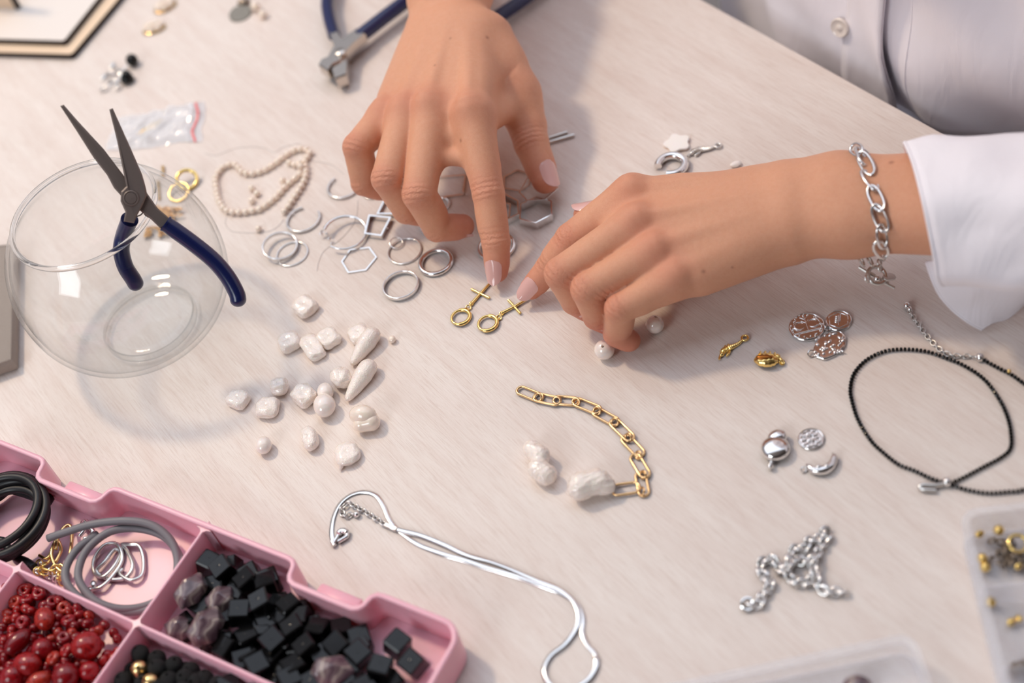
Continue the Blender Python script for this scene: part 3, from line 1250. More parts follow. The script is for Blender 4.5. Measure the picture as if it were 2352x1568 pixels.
m = mat('banded_agate', srgb(120, 104, 104), 0.14, Coat_Weight=0.5)
t = NT(m)
wv = t.tex('ShaderNodeTexWave', scale=(60, 80, 30), Distortion=14.0, Detail=3.0, Scale=0.6)
t.l(t.ramp(wv.outputs[0], [(0.0, srgb(86, 66, 74)), (0.3, srgb(108, 88, 94)), (0.55, srgb(132, 114, 114)), (0.8, srgb(104, 82, 88)), (1.0, srgb(168, 154, 146))]).outputs[0], t.b.inputs['Base Color'])
m = mat('grey_linen', srgb(178, 166, 156), 0.9)
t = NT(m)
t.bump(t.tex('ShaderNodeTexNoise', scale=(600, 600, 600), Detail=3.0).outputs[0], 0.6, 0.0010)
t.l(t.mix(srgb(184, 172, 162), srgb(148, 136, 128), t.tex('ShaderNodeTexNoise', scale=(420, 420, 420), Detail=4.0).outputs[0]), t.b.inputs['Base Color'])
mat('frosted_plastic', srgb(244, 244, 250), 0.30, Alpha=0.24)
mat('clear_film', srgb(252, 252, 255), 0.10, Alpha=0.5, Coat_Weight=0.5)
mat('red_print', srgb(236, 120, 120), 0.4)
mat('board_white', srgb(236, 228, 222), 0.45)
mat('board_wood', srgb(238, 212, 184), 0.55)
mat('burnt_edge', srgb(38, 24, 18), 0.6)
mat('nylon', srgb(238, 234, 232), 0.2, Alpha=0.6)
mat('shell_white', srgb(253, 247, 242), 0.24, Coat_Weight=0.4, Subsurface_Weight=0.1)
MATS['shell_white'].node_tree.nodes['Principled BSDF'].inputs['Subsurface Scale'].default_value = 0.002
mat('rim_amber', srgb(206, 152, 84), 0.3)
mat('dark_grit', srgb(150, 136, 122), 0.34, 0.9)
mat('glitter_grey', srgb(150, 146, 138), 0.4, 0.8)
NT(MATS['glitter_grey']).bump(NT(MATS['glitter_grey']).tex('ShaderNodeTexVoronoi', scale=(1300, 1300, 1300)).outputs['Color'], 0.8, 0.001)


def pxmm(px, py, h=0.0):
    """image pixels per mm for something at that place"""
    return F/((P(px, py, h)-CAM) @ CM[:, 2])


def slab(mb, px, z0, z1, zref=None, bev=0.0):
    zr = z1 if zref is None else zref
    o = [P(x, y, zr)[:2] for x, y in px]
    a = sum(o[i-1][0]*o[i][1]-o[i][0]*o[i-1][1] for i in range(len(o)))
    return mb.prism(o if a > 0 else o[::-1], z0, z1, bev=bev)


# ------------------------------------------------------------------ glass bowl
BX = P(350, 748, 0)*V(1, 1, 0)
BS = 0.92                                        # widths of the profile
bowl = thing('glass_bowl', 'round clear glass bowl with pliers hooked over its rim', 'bowl', BX)
po = spline([(r, 0, z) for r, z in [(27, 1.2), (36, 3.6), (45, 9.3), (52, 18), (56.6, 29), (58.2, 41), (57.4, 53), (53.8, 65), (48.2, 75), (42.2, 82.0), (40.0, 84.6)]], 4)
pi_ = spline([(r, 0, z) for r, z in [(38.0, 83.8), (40.4, 80.9), (46.3, 74), (51.8, 64.4), (55.3, 52.8), (56.1, 41), (54.5, 29.5), (49.8, 18.8), (42.8, 10.8), (34, 6.8), (26, 5.4)]], 4)
MB().lathe([(p[0]*BS, p[2]) for p in np.vstack([po, pi_])], BX, n=96, closed=True).build('bowl_body', 'thin_glass', bowl, angle=180)
a_ = np.linspace(0, 2*PI, 16, endpoint=False)
MB().lathe([(39.0*BS+1.35*math.cos(q), 85.2+1.5*math.sin(q)) for q in a_], BX, n=96, closed=True).build('rim', 'glass', bowl, angle=180)
MB().lathe([(r*BS, z) for r, z in ((0, 0.7), (16, 0.5), (25, 0.4), (27.5, 1.6), (27.6, 3.6), (26, 5.2), (20, 5.0), (12, 4.2), (0, 3.8))], BX, n=64).build('base', 'thin_glass', bowl, angle=180)

# ------------------------------------------------------------------ long-nose pliers hooked over the rim
PV = P(304, 452, 101.5)
PN = unit(CAM-PV)


def Q(px, py, dz=0.0):
    r = ray(px, py)
    return CAM+r*(((PV-CAM) @ PN)/(r @ PN))+PN*dz


def plate(mb, px, thick, dz=0.0, bev=0.5, taper=None):
    n = len(px)
    c = [Q(x, y, dz) for x, y in px]
    if sum((c[i-1]-c[0]) @ np.cross(c[i]-c[0], -PN) for i in range(1, n)) > 0:
        c = c[::-1]
    th = [thick*(taper(p) if taper else 1.0)/2 for p in c]
    ins = []
    for i in range(n):
        d1, d2 = unit(c[i]-c[i-1]), unit(c[(i+1) % n]-c[i])
        nn_ = unit(np.cross(PN, d1)+np.cross(PN, d2))
        ins.append(c[i]+nn_*bev)
    rings = [[ins[i]-PN*th[i] for i in range(n)], [c[i]-PN*(th[i]-bev) for i in range(n)], [c[i]+PN*(th[i]-bev) for i in range(n)], [ins[i]+PN*th[i] for i in range(n)]]
    vs = [p for r in rings for p in r]
    fs = []
    for k in range(3):
        for i in range(n):
            j = (i+1) % n
            fs.append((k*n+i, k*n+j, (k+1)*n+j, (k+1)*n+i))
    fs.append(tuple(range(n-1, -1, -1)))
    fs.append(tuple(3*n+i for i in range(n)))
    return mb.add(vs, fs)


def tp(p):
    return max(0.34, 1-max(0, np.linalg.norm(p-PV)-9)/64.0)


pl = thing('long_nose_pliers', 'long-nose pliers with navy grips hooked over the glass bowl rim', 'pliers', PV*V(1, 1, 0)+V(0, 0, 60))
mb = MB()
plate(mb, [(138, 243), (146, 240), (178, 277), (238, 342), (288, 408), (326, 428), (341, 448), (362, 478), (396, 507), (369, 525), (344, 501), (314, 478), (284, 456), (262, 432), (246, 402), (216, 364), (178, 304)], 9.0, -1.4, 0.7, tp)
mb.build('jaw', 'tool_steel', pl, angle=28)
mb = MB()
plate(mb, [(251, 252), (259, 249), (299, 338), (326, 400), (334, 428), (338, 447), (326, 474), (312, 500), (308, 512), (284, 508), (288, 486), (277, 462), (278, 440), (290, 428), (286, 408), (268, 320)], 8.4, 1.3, 0.7, tp)
mb.build('jaw', 'tool_steel', pl, angle=28)
RP = frame(PN)
mb = MB()
mb.lathe([(0, 0), (3.6, 0), (3.6, 4.6), (3.3, 4.9), (2.9, 4.9), (2.7, 4.6), (2.4, 4.9), (0, 5.0)], Q(301, 455, 1.0), RP, 32)
mb.build('pivot', 'tool_steel', pl)


def grip(px, rad, par, dz=0.0):
    dzs = dz if isinstance(dz, (list, tuple)) else [dz]*len(px)
    c = spline([Q(x, y, q) for (x, y), q in zip(px, dzs)], 6)
    n = len(c)
    r = np.full(n, rad)
    r[:2] = rad*0.97
    mb = MB()
    mb.tube(c, r, 20, up=PN, flat=1.12)
    e = unit(c[-1]-c[-2])
    mb.sphere(c[-1], (rad*1.12, rad, rad*0.9), frame(e, PN), 20, 10)
    g_ = mb.build('grip', 'navy_rubber', par, angle=70)
    mb = MB()
    mb.tube([c[0]-unit(c[1]-c[0])*0.6, c[0]+unit(c[1]-c[0])*0.4], rad*1.05, 20, up=PN, flat=1.12)
    mb.build('grip_collar', 'navy_rubber', g_)
    return g_


grip([(381, 514), (441, 557), (491, 598), (523, 636), (543, 672), (547, 688)], 3.9, pl)
grip([(297, 506), (284, 542), (278, 576), (287, 615), (305, 645), (311, 656)], 3.9, pl, [-5, -12.5, -15, -17, -19, -20])
mb = MB()
mb.strip(spline([Q(304, 500, -1), Q(322, 494, -1), Q(330, 487, -1), Q(334, 494, -1), Q(356, 506, -1)], 5), [(-.3, -1.6), (.3, -1.6), (.3, 1.6), (-.3, 1.6)], PN)
mb.build('leaf_spring', 'steel_worn', pl)

# ------------------------------------------------------------------ end cutters lying behind the hand
ct = thing('end_cutters', 'end cutting pliers with blue grips beside the upper hand', 'pliers', P(776, 130)*V(1, 1, 0))
mb = MB()
slab(mb, [(758, 78), (775, 74), (786, 92), (794, 112), (800, 140), (797, 176), (772, 186), (764, 166), (776, 150), (772, 118)], 3.0, 11.0, 9, 0.8)
mb.build('jaw', 'steel_worn', ct, angle=35)
mb = MB()
slab(mb, [(826, 72), (842, 86), (812, 112), (796, 130), (782, 150), (766, 158), (756, 172), (735, 158), (740, 147), (756, 140), (768, 118), (788, 100), (808, 84)], 5.0, 12.4, 9, 0.8)
mb.build('jaw', 'steel_worn', ct, angle=35)
mb = MB()
mb.lathe([(0, 0), (3.2, 0), (3.2, 1.4), (2.6, 1.8), (0, 1.9)], P(782, 122, 12.2), None, 24)
mb.build('pivot', 'steel_worn', ct)


def tgrip(px, h, rad, par, m='navy_rubber'):
    c = spline([P(x, y, z) for (x, y), z in zip(px, h)], 6)
    mb = MB()
    mb.tube(c, rad, 18)
    mb.sphere(c[-1], rad, None, 16, 8)
    mb.sphere(c[0], (rad, rad, rad*0.4), frame(c[1]-c[0]), 16, 8)
    return mb.build('grip', m, par, angle=70)


tgrip([(768, 82), (756, 40), (752, 0), (766, -60), (800, -140)], [8]*5, 4.0, ct)
tgrip([(826, 84), (880, 42), (925, 8), (1000, -50), (1070, -130)], [9, 9, 9, 9, 9], 4.4, ct)
pl2 = thing('round_nose_pliers', 'pliers mostly hidden behind the upper wrist, one navy grip showing', 'pliers', P(1120, 30)*V(1, 1, 0))
mb = MB()
slab(mb, [(1060, 120), (1074, 84), (1098, 60), (1116, 48), (1126, 60), (1108, 84), (1086, 110), (1068, 128)], 4.0, 11.0, 8, 0.6)
mb.build('jaw', 'steel_worn', pl2)
tgrip([(1118, 56), (1150, 34), (1192, 6), (1250, -40), (1300, -100)], [8]*5, 4.2, pl2)
tgrip([(1100, 46), (1090, 20), (1085, -10), (1090, -60), (1100, -110)], [8]*5, 4.2, pl2)

# ------------------------------------------------------------------ pink sorting box
BH = 20.0
BC0 = P(1062, 1440, BH)*V(1, 1, 0)
BU = unit(P(0, 1014, BH)-P(1062, 1440, BH))
BV = V(-BU[1], BU[0], 0)
if BV[1] > 0:
    BV = -BV


def UV(u, v, z=0.0):
    return BC0+BU*u+BV*v+V(0, 0, z)


def to_uv(p):
    r = np.asarray(p)-BC0
    return r @ BU, r @ BV


pb = thing('sorting_box', 'pink plastic sorting box with notched rim and bead compartments', 'box', UV(138, 75))
LU, LV = 276.0, 158.0


def arc(cu, cv, r, a0, a1, n=7):
    return [(cu+r*math.cos(a), cv+r*math.sin(a)) for a in np.linspace(a0, a1, n)]


def notch(a, b, dv=10.0):
    return [(a-4.5, 0), (a-2.0, 0.5), (a-0.2, 2.2), (a+0.4, 4.2), (a+1.0, 7.0), (a+2.4, 9.0), (a+5, dv), ((a+b)/2, dv), (b-5, dv), (b-2.4, 9.0), (b-1.0, 7.0), (b-0.4, 4.2), (b+0.2, 2.2), (b+2.0, 0.5), (b+4.5, 0)]


R0 = 9.0
loop = arc(R0, R0, R0, PI, 1.5*PI)+notch(43.5, 84.0)+[(110, 0), (138, 0), (166, 0)]+notch(191.0, 233.0)+arc(LU-R0, R0, R0, 1.5*PI, 2*PI)+arc(LU-R0, LV-R0, R0, 0, .5*PI)+arc(R0, LV-R0, R0, .5*PI, PI)
path = np.array([UV(u, v) for u, v in loop])
mb = MB()
mb.strip(path, [(-0.8, 1.0), (0.8, 1.0), (1.25, BH-1.6), (1.2, BH-0.5), (0.7, BH), (-0.7, BH), (-1.2, BH-0.5), (-1.1, BH-1.6)], (0, 0, 1), closed=True)
shell = mb.build('wall', 'pink_plastic', pb, angle=50)
mb = MB()
mb.prism([p[:2] for p in path][::-1] if np.cross((path[1]-path[0])[:2], (path[20]-path[1])[:2]) < 0 else [p[:2] for p in path], 0.2, 1.9)
mb.build('bottom', 'pink_plastic', pb)
wl = BH-1.6
for a, b in (((135, 0.8), (135, LV-1)), ((1, 52), (LU-1, 52)), ((1, 104), (LU-1, 104)), ((207, 52), (207, 104)), ((69, 104), (69, LV-1))):
    p, q = UV(*a), UV(*b)
    mb = MB()
    mb.strip([p, p*0.5+q*0.5, q], [(-0.95, 1.6), (0.95, 1.6), (0.75, wl-0.4), (0.4, wl), (-0.4, wl), (-0.75, wl-0.4)], (0, 0, 1))
    mb.build('divider', 'pink_plastic', pb, angle=50)
for u, v in ((135, 52), (207, 52), (135, 1.6)):
    mb = MB()
    q = [(4.2*math.cos(k*PI/8)*(0.42 if k % 4 else 1.0), 4.2*math.sin(k*PI/8)*(0.42 if k % 4 else 1.0)) for k in range(16)]
    mb.prism([(UV(u, v)+BU*x+BV*y)[:2] for x, y in q][::-1], 1.8, wl+0.05)
    mb.build('divider_joint', 'pink_plastic', pb, angle=50)
for u in (63.0, 212.0):
    mb = MB()
    R_ = np.stack([BU, BV, V(0, 0, 1)], 1)
    mb.box(UV(u, 4.6, 7.0), (22, 7.5, 5), R_, bev=0.8)
    mb.box(UV(u-15, 5.6, 6.0), (4, 6, 8), R_, bev=0.8)
    mb.build('hinge_tab', 'pink_plastic', pb, angle=50)

# ------------------------------------------------------------------ layered display board, linen block, bag, clear boxes
tr = thing('display_stand', 'hexagonal white display stand with dark burnt wooden edges', 'stand', P(60, 60)*V(1, 1, 0))


def layer(px, z0, z1, mtop, name):
    mb = MB()
    slab(mb, px, z0, z1-0.15, z1)
    o = mb.build(name, 'burnt_edge', tr)
    mb = MB()
    slab(mb, px, z1-0.16, z1, z1, 0.0)
    mb.build(name+'_face', mtop, o)
    return o


layer([(-260, 112), (160, 124), (168, 120), (262, 8), (330, -75), (300, -170), (-60, -260), (-300, -120)], 0.0, 4.6, 'board_wood', 'lower_board')
layer([(-250, 82), (144, 93), (150, 89), (222, -2), (290, -85), (262, -160), (-60, -232), (-280, -110)], 4.6, 9.0, 'board_white', 'upper_board')
mb = MB()
slab(mb, [(-120, 14), (36, 20), (40, 12), (-116, 6)], 9.0, 70, 9.0)
pst = mb.build('post', 'board_wood', tr)
mb = MB()
slab(mb, [(36, 21), (44, 22), (49, 14), (41, 12)], 9.0, 70, 9.0)
mb.build('post_edge', 'burnt_edge', pst)

lin = thing('linen_block', 'grey linen display block at the left edge behind the bowl', 'block', P(-20, 700)*V(1, 1, 0))
mb = MB()
q = [P(32, 560, 9), P(27, 826, 9), P(-260, 930, 9), P(-260, 590, 9)]
mb.prism([p[:2] for p in q], 0.3, 9, bev=1.6)
o = mb.build('linen_pad', 'grey_linen', lin, angle=50)
mb = MB()
mb.tube([q[0]+V(-1, 0, -0.8), q[1]+V(-1, 1, -0.8), q[2]+V(0, 1, -0.8), q[3]+V(0, 0, -0.8)], 0.9, 8, closed=True)
mb.build('seam', 'grey_linen', lin)

bag = thing('zip_bag', 'small crumpled clear zip bag with a red line', 'bag', P(350, 300)*V(1, 1, 0))
g = np.random.default_rng(5)
c4 = [P(236, 352), P(272, 276), P(474, 234), P(464, 326)]
c4 = [P(240, 350), P(276, 272), P(472, 234), P(462, 326)]


def bagpt(a, b, lift, seed):
    p = (c4[0]*(1-a)+c4[3]*a)*(1-b)+(c4[1]*(1-a)+c4[2]*a)*b
    wr_ = math.sin(a*17+b*5+seed)*math.cos(b*11-a*6+seed*2)+0.6*math.sin(a*31-b*17+seed)
    e = min(1, 6*a, 6*(1-a), 8*b, 8*(1-b))
    return V(p[0]+1.2*math.sin(b*9+seed), p[1]+1.4*math.sin(a*8+seed), 0.5+lift*e+1.5*max(0, wr_+0.5)*e)


for k, (lift, sd) in enumerate(((0.1, 1.0), (2.6, 2.3))):
    rows = [[bagpt(a, b, lift, sd) for b in np.linspace(0, 1, 30)] for a in np.linspace(0, 1, 48)]
    mb = MB()
    grid_mesh(mb, rows)
    mb.build('film', 'clear_film', bag, angle=180)
mb = MB()
mb.sphere(bagpt(0.42, 0.5, 1.0, 2.3), (9, 2.2, 1.0), rot((0, 0, 1), 0.45), 16, 8, wob(3, 0.08))
mb.build('gold_contents', 'gold_warm', bag, angle=180)
mb = MB()
mb.strip([bagpt(0.93, b, 2.8, 2.3)+V(0, 0, 0.15) for b in np.linspace(0.0, 1, 30)], [(-0.7, 0), (0.7, 0), (0.7, 0.2), (-0.7, 0.2)], (0, 0, 1))
mb.build('red_line', 'red_print', bag)
mb = MB()
mb.strip([bagpt(0.87, b, 2.8, 2.3)+V(0, 0, 0.1) for b in np.linspace(0.0, 1, 30)], [(-0.8, 0), (0.8, 0), (0.8, 0.6), (-0.8, 0.6)], (0, 0, 1))
mb.build('zip_seal', 'clear_film', bag)


def clear_box(name, label, corners, H, wall, dividers):
    """open translucent tray from four table corners"""
    th_ = thing(name, label, 'box', sum(corners)/4*V(1, 1, 0))
    pts = []
    for i in range(4):
        a, b, c = corners[i-1], corners[i], corners[(i+1) % 4]
        d1, d2 = unit(a-b), unit(c-b)
        for s_ in np.linspace(0, 1, 6):
            r = 7.0
            p0, p1 = b+d1*r, b+d2*r
            pts.append((1-s_)**2*p0+2*s_*(1-s_)*b+s_*s_*p1)
    pts = np.array(pts)
    pts[:, 2] = 0
    mb = MB()
    mb.strip(pts, [(-wall, 0.6), (wall, 0.6), (wall, H-1.5), (wall+1.0, H-1.2), (wall+1.0, H), (-wall-0.4, H), (-wall-0.4, H-1.0), (-wall, H-1.5)], (0, 0, 1), closed=True)
    mb.build('wall', 'frosted_plastic', th_, angle=50)
    a2 = sum(pts[i-1][0]*pts[i][1]-pts[i][0]*pts[i-1][1] for i in range(len(pts)))
    mb = MB()
    mb.prism([p[:2] for p in (pts if a2 > 0 else pts[::-1])], 0.2, 1.4)
    mb.build('bottom', 'frosted_plastic', th_)
    for p, q in dividers:
        mb = MB()
        mb.strip([p*V(1, 1, 0), q*V(1, 1, 0)], [(-.6, 1.4), (.6, 1.4), (.5, H-2.5), (-.5, H-2.5)], (0, 0, 1))
        mb.build('divider', 'frosted_plastic', th_)
    return th_


KH = 18.0
ka, kb = P(2213, 1178, KH), P(2318, 1600, KH)
ke = unit(kb-ka)
kr = V(-ke[1], ke[0], 0)
if kr[0] < 0:
    kr = -kr
ka, ke, kr = ka*V(1, 1, 0), ke*V(1, 1, 0), kr*V(1, 1, 0)
clear_box('findings_box', 'translucent compartment box of gold findings at the right edge', [ka, ka+ke*130, ka+ke*130+kr*90, ka+kr*90], KH, 0.9,
          [(ka+ke*32+kr*1, ka+ke*32+kr*89), (ka+ke*66+kr*1, ka+ke*66+kr*89), (ka+ke*98+kr*1, ka+ke*98+kr*89)])
LH = 14.0
la, lb, lc = P(2094, 1458, LH)*V(1, 1, 0), P(1560, 1572, LH)*V(1, 1, 0), P(2140, 1568, LH)*V(1, 1, 0)
l1 = unit(lb-la)
l2 = V(-l1[1], l1[0], 0)
if l2 @ (lc-la) < 0:
    l2 = -l2
clear_box('clear_lid', 'empty translucent plastic tray at the bottom edge', [la, la+l2*90, la+l2*90+l1*150, la+l1*150], LH, 0.9, [(la+l1*88+l2*1, la+l1*88+l2*89)])
# ------------------------------------------------------------------ rings and frames scattered in the middle
def semi(px_r, x, y):
    """mm radius of a flat ring whose long half-axis is px_r pixels"""
    return px_r/pxmm(x, y, 1)


def ring_thing(name, label, x, y, r, w, h, m='silver', a0=None, a1=None, tilt=0.0, tdir=0.0, z=0.0, group=None, round_=False, cat='ring', n=56):
    c = P(x, y, h/2+z)*V(1, 1, 0)
    o = thing(name, label, cat, c, group)
    R = rot((math.cos(tdir), math.sin(tdir), 0), tilt) if tilt else np.eye(3)
    lift = r*math.sin(abs(tilt))
    cc = c+V(0, 0, z+lift+h/2)
    mb = MB()
    closed = a0 is None
    p = circle(cc, r, R, n, *((0, 2*PI) if closed else (math.radians(a0), math.radians(a1))), closed=closed)
    if round_:
        mb.tube(p, h/2, 12, closed=closed, up=R[:, 2], flat=1.0)
    else:
        b = min(w, h)*0.25
        mb.strip(p, [(-w/2, -h/2+b), (-w/2+b, -h/2), (w/2-b, -h/2), (w/2, -h/2+b), (w/2, h/2-b), (w/2-b, h/2), (-w/2+b, h/2), (-w/2, h/2-b)], R[:, 2], closed=closed)
    mb.build('band', m, o, angle=50)
    return o, cc, R


def stud(o, c, r=0.5, m='silver'):
    mb = MB()
    mb.sphere(c, r, None, 10, 6)
    return mb.build('stud', m, o)


o, c, R = ring_thing('open_ring', 'open silver ring half under the little finger of the upper hand', 790, 428, semi(38, 790, 428), 0.9, 1.7, a0=115, a1=385)
stud(o, c+V(-5.4, 5.2, 0.6), 0.45)
o, c, R = ring_thing('open_ring', 'open silver ring with a wide gap, left of the hinged hoop', 697, 504, semi(39, 697, 504), 0.9, 1.7, a0=85, a1=375)
stud(o, c+V(-4.6, 6.0, 0.6), 0.45)
ring_thing('ring', 'thin silver ring peeping out below the ring finger', 858, 438, semi(25, 858, 438), 0.7, 1.2)
o, c, R = ring_thing('band_ring', 'silver band ring lying over a thinner ring', 645, 570, semi(39.5, 645, 570), 0.8, 2.2, tilt=0.16, tdir=0.9, z=0.3)
ring_thing('ring', 'thin silver ring lying half under a band ring', 671, 583, semi(37, 671, 583), 0.8, 0.9)
o, c, R = ring_thing('ring', 'plain thin ring linked with a small jump ring', 930, 577, semi(39, 930, 577), 0.75, 1.1)
ring_thing('jump_ring', 'small silver jump ring hooked on a thin ring', 911, 560, semi(14.5, 911, 558), 0.6, 0.7, tilt=0.25, tdir=0.4, z=0.6)
ring_thing('chrome_ring', 'thick polished chrome ring right of the thin linked ring', 1001, 602, semi(36.5, 1001, 601), 2.6, 2.6, round_=True)
o, c, R = ring_thing('band_ring', 'wide flat silver band ring lying alone below the others', 921, 656, semi(41, 921, 655), 0.8, 2.8)
for q in ((1.05, 0.6), (4.1, 0.5)):
    stud(o, c+V(math.cos(q[0])*9.0, math.sin(q[0])*9.0, 0.2), 0.4)
ring_thing('chrome_ring', 'chrome ring around the tip of the pressing index finger', 1140, 566, semi(41, 1140, 566), 2.2, 2.2, round_=True)
ring_thing('ring', 'silver ring hidden under the curled middle finger', 992, 520, semi(26, 992, 520), 1.2, 1.4, round_=True)
ring_thing('ring', 'silver ring showing between middle and index finger', 1010, 470, semi(22, 1010, 470), 1.0, 1.4, round_=True)


def poly_thing(name, label, px, w, h, z=0.0, balls=(), zref=None, cat='charm'):
    pts = [P(x, y, (h if zref is None else zref)+z)*V(1, 1, 0) for x, y in px]
    a = sum(pts[i-1][0]*pts[i][1]-pts[i][0]*pts[i-1][1] for i in range(len(pts)))
    if a < 0:
        pts = pts[::-1]
    o = thing(name, label, cat, sum(pts)/len(pts)+V(0, 0, z))
    mb = MB()
    mb.poly_ring(pts, w, h, z)
    mb.build('frame', 'silver', o, angle=20)
    for (x, y), zz in balls:
        b_ = MB()
        b_.sphere(P(x, y, zz), 0.62, None, 10, 7)
        b_.build('stud', 'silver', o)
    return o


poly_thing('square_charm', 'square silver bead frame below the fingers, whole outline visible', [(848, 494), (896, 499), (875, 540), (838, 535)], 0.9, 2.9, balls=(((840, 518), 1.6), ((890, 524), 1.6)))
poly_thing('square_charm', 'square silver bead frame half covered by the ring finger', [(867, 490), (921, 490), (944, 446), (888, 448)], 0.9, 2.4)
poly_thing('hexagon_charm', 'thin hexagonal silver wire frame lying alone left of the linked rings', [(848, 568), (864, 590), (840, 619), (800, 625), (785, 600), (804, 573)], 0.75, 0.75)
poly_thing('hexagon_charm', 'deep hexagonal silver frame below the thumb', [(1231, 452), (1266, 461), (1267, 492), (1230, 511), (1194, 502), (1196, 468)], 0.7, 4.6)
poly_thing('hexagon_charm', 'deep hexagonal silver frame half behind the index finger', [(1150, 440), (1189, 461), (1191, 490), (1160, 505), (1120, 490), (1120, 452)], 0.7, 4.0)
poly_thing('hexagon_charm', 'small deep hexagonal frame nested beside the index finger', [(1146, 462), (1172, 468), (1170, 497), (1150, 507), (1128, 500), (1128, 470)], 0.6, 3.0)
poly_thing('hexagon_charm', 'thin hexagonal wire frame left of the thumb', [(1158, 406), (1188, 390), (1218, 400), (1216, 424), (1197, 438), (1158, 432)], 0.6, 0.9)
poly_thing('hexagon_charm', 'large thin wire hexagon under the thumb tip', [(1193, 441), (1212, 408), (1256, 404), (1282, 430), (1252, 456), (1210, 459)], 0.55, 0.8, z=4.7)
o = poly_thing('rectangle_charm', 'rectangular silver wire pendant between middle and index finger', [(986, 408), (1069, 401), (1063, 446), (984, 456)], 0.8, 0.9, balls=(((1064, 443), 1.0), ((1072, 446), 0.8)))

# hinged hoop earring that stands a little off the table
o = thing('hoop_earring', 'large silver hoop earring with a hinged post, propped on a square frame', 'earring', P(792, 540)*V(1, 1, 0))
hr = semi(49, 792, 535)
hc = P(792, 534, 3.6)
Rh = rot(unit(V(0.55, 0.8, 0)), 0.16)
mb = MB()
mb.tube(circle(hc, hr, Rh, 54, -2.45, 2.70, closed=False), np.linspace(0.55, 0.95, 54), 10)
mb.build('hoop', 'silver', o)
e1, e2 = hc+Rh @ V(hr*math.cos(2.70), hr*math.sin(2.70), 0), P(738, 533, 3.2)
mb = MB()
mb.tube([hc+Rh @ V(hr*math.cos(2.2), hr*math.sin(2.2), 0.2), e2], 0.4, 8)
mb.build('post', 'silver', o)
for q, rr in (((751, 537), 1.0), ((756, 549), 1.2), ((762, 560), 0.9)):
    mb = MB()
    mb.sphere(P(q[0], q[1], 2.4), (rr, rr*0.8, rr), None, 12, 8)
    mb.build('hinge', 'silver', o)
mb = MB()
mb.tube([P(737, 529, 4), P(741, 541, 2)], 0.45, 8)
mb.tube([P(733, 538, 2.6), P(745, 532, 3.2)], 0.4, 8)
mb.build('catch', 'silver', o)


def tube_thing(name, label, a, b, r, h, m='silver_satin', cat='pin', caps=True):
    A, B = P(*a, h), P(*b, h)
    o = thing(name, label, cat, (A+B)/2*V(1, 1, 0))
    u = unit(B-A)
    mb = MB()
    mb.tube([A, B], r, 14)
    mb.build('tube', m, o)
    for e, s in ((A, -1), (B, 1)):
        mb = MB()
        mb.lathe([(r*0.55, -0.2), (r*1.15, -0.2), (r*1.15, 0.6), (r*0.55, 0.6)], e, frame(u*s), 14, closed=True)
        mb.build('end_ring', m, o)
    return o


tube_thing('bar_pin', 'upper of two silver bar pins right of the thumb', (1246, 321), (1300, 304), 0.75, 0.9)
tube_thing('bar_pin', 'lower and longer of two silver bar pins right of the thumb', (1250, 330), (1316, 311), 0.95, 1.0)
tube_thing('bar_pin', 'silver pin end sticking out high beside the upper wrist', (1186, 146), (1206, 135), 0.6, 0.8)
tube_thing('bar_pin', 'silver pin end sticking out at the thumb root', (1214, 196), (1238, 192), 0.6, 0.8)

# ------------------------------------------------------------------ flower, chunky hoop and small charms above the left wrist
c = P(1556, 333)
o = thing('flower_charm', 'white mother-of-pearl flower charm beside a chunky hoop', 'charm', c)
a_ = np.linspace(0, 2*PI, 60, endpoint=False)
fl = [(6.5*(1+0.14*math.cos(5*(q-0.3)))*math.cos(q), 6.5*(1+0.14*math.cos(5*(q-0.3)))*math.sin(q)) for q in a_]
mb = MB()
mb.prism(fl, 0.35, 2.0, c, None, 0.25)
ff_ = mb.build('petal_plate', 'shell_white', o, angle=30)
mb = MB()
mb.prism([(x*0.97, y*0.97) for x, y in fl], 0, 0.5, c)
mb.build('backing', 'rim_amber', ff_)
o = thing('huggie_hoop', 'chunky polished silver hoop with an open clasp gap', 'earring', P(1542, 384)*V(1, 1, 0))
hr = semi(31, 1542, 380)
hc = P(1542, 379, 2.3)*V(1, 1, 0)+V(0, 0, 2.3)
mb = MB()
mb.tube(circle(hc, hr, None, 44, -2.20, 2.30-PI*0+1.75-1.2, closed=False)[::-1]*1.0, 2.1, 18)
mb.build('hoop', 'silver', o, angle=50)
mb = MB()
mb.tube(circle(hc, hr, None, 12, -1.15, -2.25, closed=False), 0.45, 8)
mb.build('post', 'silver', o)
mb = MB()
mb.tube(circle(hc, hr, None, 24, -1.25, 1.7, closed=False), np.linspace(1.3, 2.0, 24), 16)
mb.build('hinged_half', 'silver', o, angle=50)


